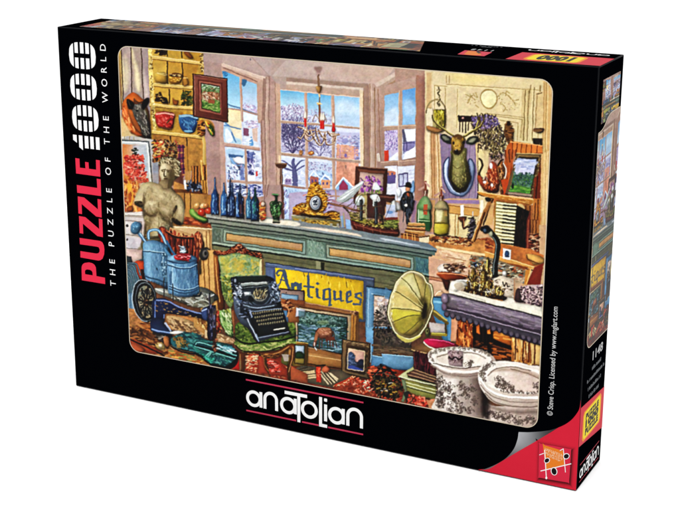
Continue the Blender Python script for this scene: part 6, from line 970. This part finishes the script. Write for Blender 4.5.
# --- brand logo, drawn once in its own frame and set on three faces
ZL = lambda s: zo(front, s, 230, 370, 4.533)
def logo_shapes():
    sc_ = (ZL("605,292")[0][0]-ZL("75,182")[0][0])/530; w_ = 13.5*sc_; sh = []
    def c(x, y): return ZL(f"{x},{y}")[0]
    def rg(x, y, r): q = c(x, y); sh.append(ring(q[0], q[1], r*sc_, r*sc_-w_))
    def st(x, y0, y1): p = c(x, y0); q = c(x, y1); sh.append(bar(p[0], p[1], p[0], q[1], w_))
    def arch(xl, xr, yt, yb):
        p, q = c(xl, yt), c(xr, yt); r = (q[0]-p[0])/2; y = (p[1]+q[1])/2; m_ = (p[0]+q[0])/2; sh.append(ring(m_, y-r, r+w_/2, r-w_/2, 0, 180, 24)); e_ = c((xl+xr)/2, yb)[1]
        sh.append(bar(p[0], y-r, p[0], e_, w_)); sh.append(bar(q[0], y-r, q[0], e_, w_))
    rg(108, 130, 36); st(140, 100, 170); arch(158, 211, 106, 180)
    rg(264, 161, 37); st(296, 130, 200)
    p, q = c(248, 99), c(350, 121); sh.append(bar(p[0], (p[1]+q[1])/2, q[0], (p[1]+q[1])/2, w_*1.05)); st(312, 113, 236)
    rg(360, 180, 38); st(411, 122, 255); p, q = c(405, 248), c(441, 255); sh.append(bar(p[0], p[1], q[0], p[1], w_))
    p = c(434, 136); sh.append(rrect(p[0]-w_/2, p[0]+w_/2, p[1]-w_/2, p[1]+w_/2, w_*.2, 3)); st(434, 156, 232)
    rg(483, 207, 37); st(514, 176, 246); arch(535, 597, 178, 258)
    return sh
LG = logo_shapes(); l1 = ZL("72,43 605,148"); l2 = ZL("75,183 605,292 300,229 327,236 402,251 445,260")
LY = [(l1[0][1]+l1[1][1])/2, (l2[0][1]+l2[1][1])/2]; X0, X1 = l1[0][0], l1[1][0]; t_ = .0042
bars = [bar(X0, LY[0], X1, LY[0], t_), bar(X0, LY[1], l2[2][0], LY[1], t_), bar(l2[3][0], LY[1], l2[4][0], LY[1], t_), bar(l2[5][0], LY[1], X1, LY[1], t_)]
lg = sheet('brand_lettering', LG, F_, .10, WHITE); sheet('underline', bars, F_, .10, ink('brand_line_ink', '#c03050'), lg)
def remap(shapes, f):
    g = lambda l: [f(*q) for q in l]
    return [[g(k) for k in s] if isinstance(s[0][0], (tuple, list)) and isinstance(s[0][0], tuple) and isinstance(s[0], list) else g(s) for s in shapes]
xm = (X0+X1)/2; ym = sum(LY)/2
# --- red corner with the turned page
Z3 = lambda s: zo(front, s, 490, 370, 3.92)
q = catm(zo(front, "267,226 295,213 322,193 344,165 352,146 356,118", 490, 370, 3.92), False)
RX = BW-.0006
red = [(RX, q[-1][1])]+[(min(a, RX), b) for a, b in q[::-1]]+catm(Z3("267,226 230,249 120,313 0,386"), False)+[(front(480, 467)[0], .004), (front(478, 471)[0], .0022), (RX, .0022)]
cp = sheet('corner_panel', [red], F_, .10, RED, label='red triangle of paper shown under the turned corner')
# the curl of the page: grey paper, lighter where it turns, printed as a ramp
lo = Z3("267,226 230,249 175,282 120,313 60,349 0,386 -50,398"); up = Z3("267,226 235,236 200,241 150,244 112,243 108,275 86,322")
up = up[:5]+catm(Z3("112,243 108,272 92,312 58,349 10,376 -50,398"), False)[1:]
def resample(l, n):
    a = np.array(l); d = np.r_[0, np.cumsum(np.hypot(*np.diff(a, axis=0).T))]; t = np.linspace(0, d[-1], n)
    return np.stack([np.interp(t, d, a[:, 0]), np.interp(t, d, a[:, 1])], 1)
N = 60; lo = resample(lo, N); up = resample(up, N); vs, fs, cs = [], [], []
for i in range(N):
    for j in range(9):
        p = up[i]*(1-j/8)+lo[i]*j/8; vs.append(F_(p[0], p[1], .13)); s_ = i/(N-1)
        g = .13+.56*math.exp(-((s_-.40)/.24)**2)*(1-.3*j/8)+.30*math.exp(-((s_-.85)/.18)**2)*(.6+.4*j/8)
        cs.append([g*.99, g, g*1.02, 1])
    if i:
        for j in range(8): a = (i-1)*9+j; fs.append((a, a+9, a+10, a+1))
me = bpy.data.meshes.new('page_curl'); me.from_pydata(vs, [], fs); me.update()
at = me.color_attributes.new('ink', 'FLOAT_COLOR', 'POINT'); cs = np.array(cs); cs[:, :3] = lin(cs[:, :3])*KK; at.data.foreach_set('color', cs.reshape(-1).astype(np.float32))
part('page_curl', me, PRINT, cp)
# puzzle emblem on the red corner
ZE = lambda s: zo(front, s, 535, 435, 10.2)
sq = ZE("44,102 60,88 355,142 368,158 348,470 330,482 50,434 36,418")
cen = np.mean(sq, 0); vs, fs, cs = [], [], []
base_red = lin(hx('#cf1c34'))*KK; off = np.array([.0020, -.0024])
sqr = resample(list(catm(sq, True, 4))+[sq[0]], 49)[:48]
for k, (gr, dk) in enumerate(((.80, .0), (1.0, .14), (1.05, .34), (1.12, .72), (1.24, 1.0))):
    for p in sqr: v = cen+(p-cen)*gr+off; vs.append(F_(v[0], v[1], .13)); cs.append([*(base_red*dk if dk < 1 else base_red), 1] if k else [*(base_red*.12), 1])
for k in range(4):
    for i in range(48): j = (i+1) % 48; fs.append((k*48+i, k*48+j, k*48+48+j, k*48+48+i))
me = bpy.data.meshes.new('emblem_shadow'); me.from_pydata(vs, [], fs); me.update()
at = me.color_attributes.new('ink', 'FLOAT_COLOR', 'POINT'); at.data.foreach_set('color', np.array(cs).reshape(-1).astype(np.float32))
em = sheet('emblem', [[tuple(p) for p in sqr]], F_, .16, ink('emblem_red_ink', '#d02440'), label='small square game emblem in orange, black and white')
part('emblem_shadow', me, PRINT, em)
sheet('emblem_lozenge', [ZE("80,84 100,104 285,160 300,215 308,300 215,330 118,348 100,260")], F_, .19, ORANGE, em)
def ell(x, y, rx, ry, rot, n=28):
    r = math.radians(rot); return [(x+rx*math.cos(t)*math.cos(r)-ry*math.sin(t)*math.sin(r), y+rx*math.cos(t)*math.sin(r)+ry*math.sin(t)*math.cos(r)) for t in np.linspace(0, 2*math.pi, n, endpoint=False)]
def pxl(l, ox=535, oy=435, k=10.2): return [front(ox+a/k, oy+b/k) for a, b in l]
wl = [bar(58, 366, 370, 292, 9), bar(100, 150, 117, 440, 9), bar(45, 202, 92, 185, 7), bar(290, 140, 312, 380, 7), bar(255, 158, 292, 138, 7), ell(117, 436, 10, 14, 0), ell(124, 258, 32, 26, -35), ell(320, 215, 34, 30, -25), ell(196, 368, 33, 42, -15)]
sheet('emblem_lines', [pxl(l) for l in wl], F_, .22, WHITE, em)
sheet('emblem_dots', [pxl(l) for l in (ell(123, 258, 25, 20, -35), ell(321, 215, 26, 23, -25), ell(196, 369, 25, 35, -15))], F_, .32, JET, em)
rnd2 = random.Random(3); wd = []
for r_, (x0, y0, x1, y1, h) in enumerate(((104, 128, 285, 196, 34), (112, 172, 288, 236, 26), (150, 212, 262, 258, 16))):
    n = 11 if r_ < 2 else 9
    for k in range(n):
        f = k/n; x = x0+(x1-x0)*f; y = y0+(y1-y0)*f; hh = h*rnd2.uniform(.75, 1.2)
        wd.append(pxl(bar(x, y, x+2, y+hh, 5)));
        if rnd2.random() < .6: wd.append(pxl(bar(x, y+hh*rnd2.choice((.1, .5, .95)), x+12, y+4+hh*rnd2.choice((.1, .5, .9)), 4)))
sheet('emblem_lettering', wd, F_, .22, PALE, em, step=.001)

# --- end face: thumbnail, tall picture, lettering, badge and brand
def frame(px0, px1, py0, py1, pr, slope=0):
    def f(U, V_, u0, u1, v0, v1):
        s = (U-u0)/(u1-u0); t = (v1-V_)/(v1-v0); x = px0+(px1-px0)*s; return canvas(x, py0+(py1-py0)*t+slope*(x-px0))
    return f
th = frame(205, 330, 60, 330, 0, .13); tu = (.0365, .172, .8675, .9655)
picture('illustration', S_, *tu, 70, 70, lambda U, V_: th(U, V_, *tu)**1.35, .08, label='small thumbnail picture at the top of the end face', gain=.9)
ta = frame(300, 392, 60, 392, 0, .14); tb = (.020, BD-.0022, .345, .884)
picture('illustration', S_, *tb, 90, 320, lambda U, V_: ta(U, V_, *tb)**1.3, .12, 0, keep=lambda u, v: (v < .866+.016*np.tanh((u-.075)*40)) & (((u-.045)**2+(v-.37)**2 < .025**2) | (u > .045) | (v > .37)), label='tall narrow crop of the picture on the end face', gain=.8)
cu_ = [(.020, .37)]+[(.0198, .85)]+[(u, .866+.016*math.tanh((u-.075)*40)) for u in np.linspace(.0198, BD-.0022, 16)]
def strip(l, w_): return [bar(*l[i], *l[i+1], w_) for i in range(len(l)-1)]
cr = [(.045-.025*math.cos(t), .37-.025*math.sin(t)) for t in np.linspace(0, math.pi/2, 7)]
sheet('picture_border', strip(cu_, .0022)+strip(cr+[(BD-.0022, .345)], .0022), S_, .17, CREAM, step=.002, label='thin cream line round the tall narrow picture')
letters('article_number', text('1148', bold=.02), (.075, .302), (.082, 0), (0, .022), S_, .1, ink('number_grey_ink', '#b8b8b8'))
sl = []
rnd2 = random.Random(9)
for y, a, b in ((.277, .075, .15), (.255, .04, .175), (.233, .05, .15), (.212, .06, .14)):
    x = a
    while x < b:
        w_ = rnd2.uniform(.003, .006); h_ = .008*rnd2.uniform(.7, 1.2); sl.append([(x, y), (x+w_, y), (x+w_, y+h_), (x, y+h_)]); x += w_+rnd2.choice((.0015, .0015, .0015, .006))
sheet('small_print', sl, S_, .1, ink('small_print_ink', '#5c6064'), step=0)
Z8 = lambda s: zo(side, s, 560, 380, 4.64)
yt0 = Z8("96,132")[0][1]; yt1 = Z8("205,30")[0][1]; yb0 = Z8("86,313")[0][1]; yb1 = Z8("192,222")[0][1]
print('side band', yt0, yt1, yb0, yb1)
pb = sheet('corner_panel', [[(.0006, yb0), (BD-.0006, yb1), (BD-.0006, yt1), (.0006, yt0)]], S_, .08, RED, label='red band wrapping onto the end face')
yc = (yt0+yt1+yb0+yb1)/4; hb = (yt0+yt1-yb0-yb1)/4
def badge(face, cx, cy, hw, hh, lines, flip=1, lift=.12, par=None, nm='plain'):
    M_ = lambda l: [(cx+flip*a, cy+flip*b) for a, b in l]
    c_ = .22*hh
    o_ = [(-hw+c_, -hh), (hw-c_, -hh), (hw, -hh+c_), (hw, hh-c_), (hw-c_, hh), (-hw+c_, hh), (-hw, hh-c_), (-hw, -hh+c_)]
    b_ = sheet('badge', [M_(o_)], face, lift, GOLD, par); k_ = .9
    sheet('badge_face', [M_([(a*k_, b*k_) for a, b in o_])], face, lift+.03, YELLOW, b_)
    for s_, y, h, wd_ in lines:
        letters('badge_lettering', text(s_, bold=.07, spacing=1.12), (cx-flip*wd_, cy+flip*y), (2*flip*wd_, 0), (0, flip*h), face, lift+.06, JET, b_)
badge(S_, BD/2, yc, BD*.38, hb*.74, [('PUZZLE', hb*.24, hb*.28, BD*.27), ('1000', -hb*.14, hb*.32, BD*.27), ('PUZZLE', -hb*.52, hb*.30, BD*.27)])
ls = BD*.80/(X1-X0); ycl = yb0-.075
LS = remap(LG, lambda a, b: (BD/2+(a-xm)*ls, ycl+(b-ym)*ls*1.12))
l3 = sheet('brand_lettering', LS, S_, .1, WHITE, step=.004); sheet('underline', remap(bars, lambda a, b: (BD/2+(a-xm)*ls, ycl+(b-ym)*ls*1.12)), S_, .1, LINE, l3, step=.002)

# --- top face
tt = (.035, 1.035, .028, BD-.006)
tp = frame(545, 125, 250, 120, 0, 0)
def topsamp(U, V_):
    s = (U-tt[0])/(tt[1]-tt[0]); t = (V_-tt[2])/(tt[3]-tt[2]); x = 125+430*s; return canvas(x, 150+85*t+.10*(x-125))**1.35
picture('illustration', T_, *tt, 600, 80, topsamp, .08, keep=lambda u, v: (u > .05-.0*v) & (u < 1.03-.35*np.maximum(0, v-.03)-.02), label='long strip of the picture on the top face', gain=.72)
ZT = lambda s: zo(topf, s, 505, 42, 5.667)
a = ZT("15,96 90,58 612,95 545,138"); print('top strip', a)
uu0, uu1 = (a[0][0]+a[1][0])/2, (a[2][0]+a[3][0])/2; w0, w1 = (a[0][1]+a[3][1])/2, (a[1][1]+a[2][1])/2
tr = sheet('corner_panel', [[(uu0, w0), (uu1, w0), (uu1, w1), (uu0, w1)]], T_, .08, RED, label='red strip on the top face')
badge(T_, (uu0+uu1)/2-.01, (w0+w1)/2, (uu1-uu0)*.30, (w1-w0)*.40, [('1000', -(w1-w0)*.26, (w1-w0)*.52, (uu1-uu0)*.19)], -1)
a = ZT("135,45 605,73"); print('top logo', a)
us = (a[1][0]-a[0][0])/(X1-X0); vc_ = (a[0][1]+a[1][1])/2; uc_ = (a[0][0]+a[1][0])/2
sheet('brand_lettering', remap(LG, lambda p, q: (uc_-(p-xm)*us, vc_-.010-(q-ym)*us*.5)), T_, .1, WHITE, step=.004)
Z4 = lambda s: zo(topf, s, 455, 42, 11.33)
a = Z4("28,140 112,95 420,118 330,162"); print('top emblem', a)
e2 = sheet('emblem', [a], T_, .08, ink('emblem_red_ink', '#d02440'), label='tiny game emblem on the top face')
sheet('emblem_lozenge', [Z4("100,140 150,100 270,112 300,150 200,152")], T_, .11, ORANGE, e2)
sheet('emblem_dots', [Z4("235,112 262,106 300,122 270,134")], T_, .14, JET, e2)
a = Z4("205,78 445,95"); 
letters('article_number', text('1148', bold=.02, spacing=1.5), (a[1][0], (a[0][1]+a[1][1])/2), (a[0][0]-a[1][0], 0), (0, -.020), T_, .1, ink('number_grey_ink', '#b8b8b8'))
sl = []; a = Z4("160,48 640,76")
for v_, (x, b) in ((.01, (a[0][0], a[1][0]-.02)), (-.004, (a[0][0]+.03, a[1][0]-.05))):
    while x < b:
        w_ = rnd2.uniform(.003, .006); y = (a[0][1]+a[1][1])/2+v_; sl.append([(x, y), (x+w_, y), (x+w_, y+.006), (x, y+.006)]); x += w_+rnd2.choice((.0015, .0015, .006))
sheet('small_print', sl, T_, .1, ink('small_print_ink', '#5c6064'), step=0)
bpy.context.view_layer.update()
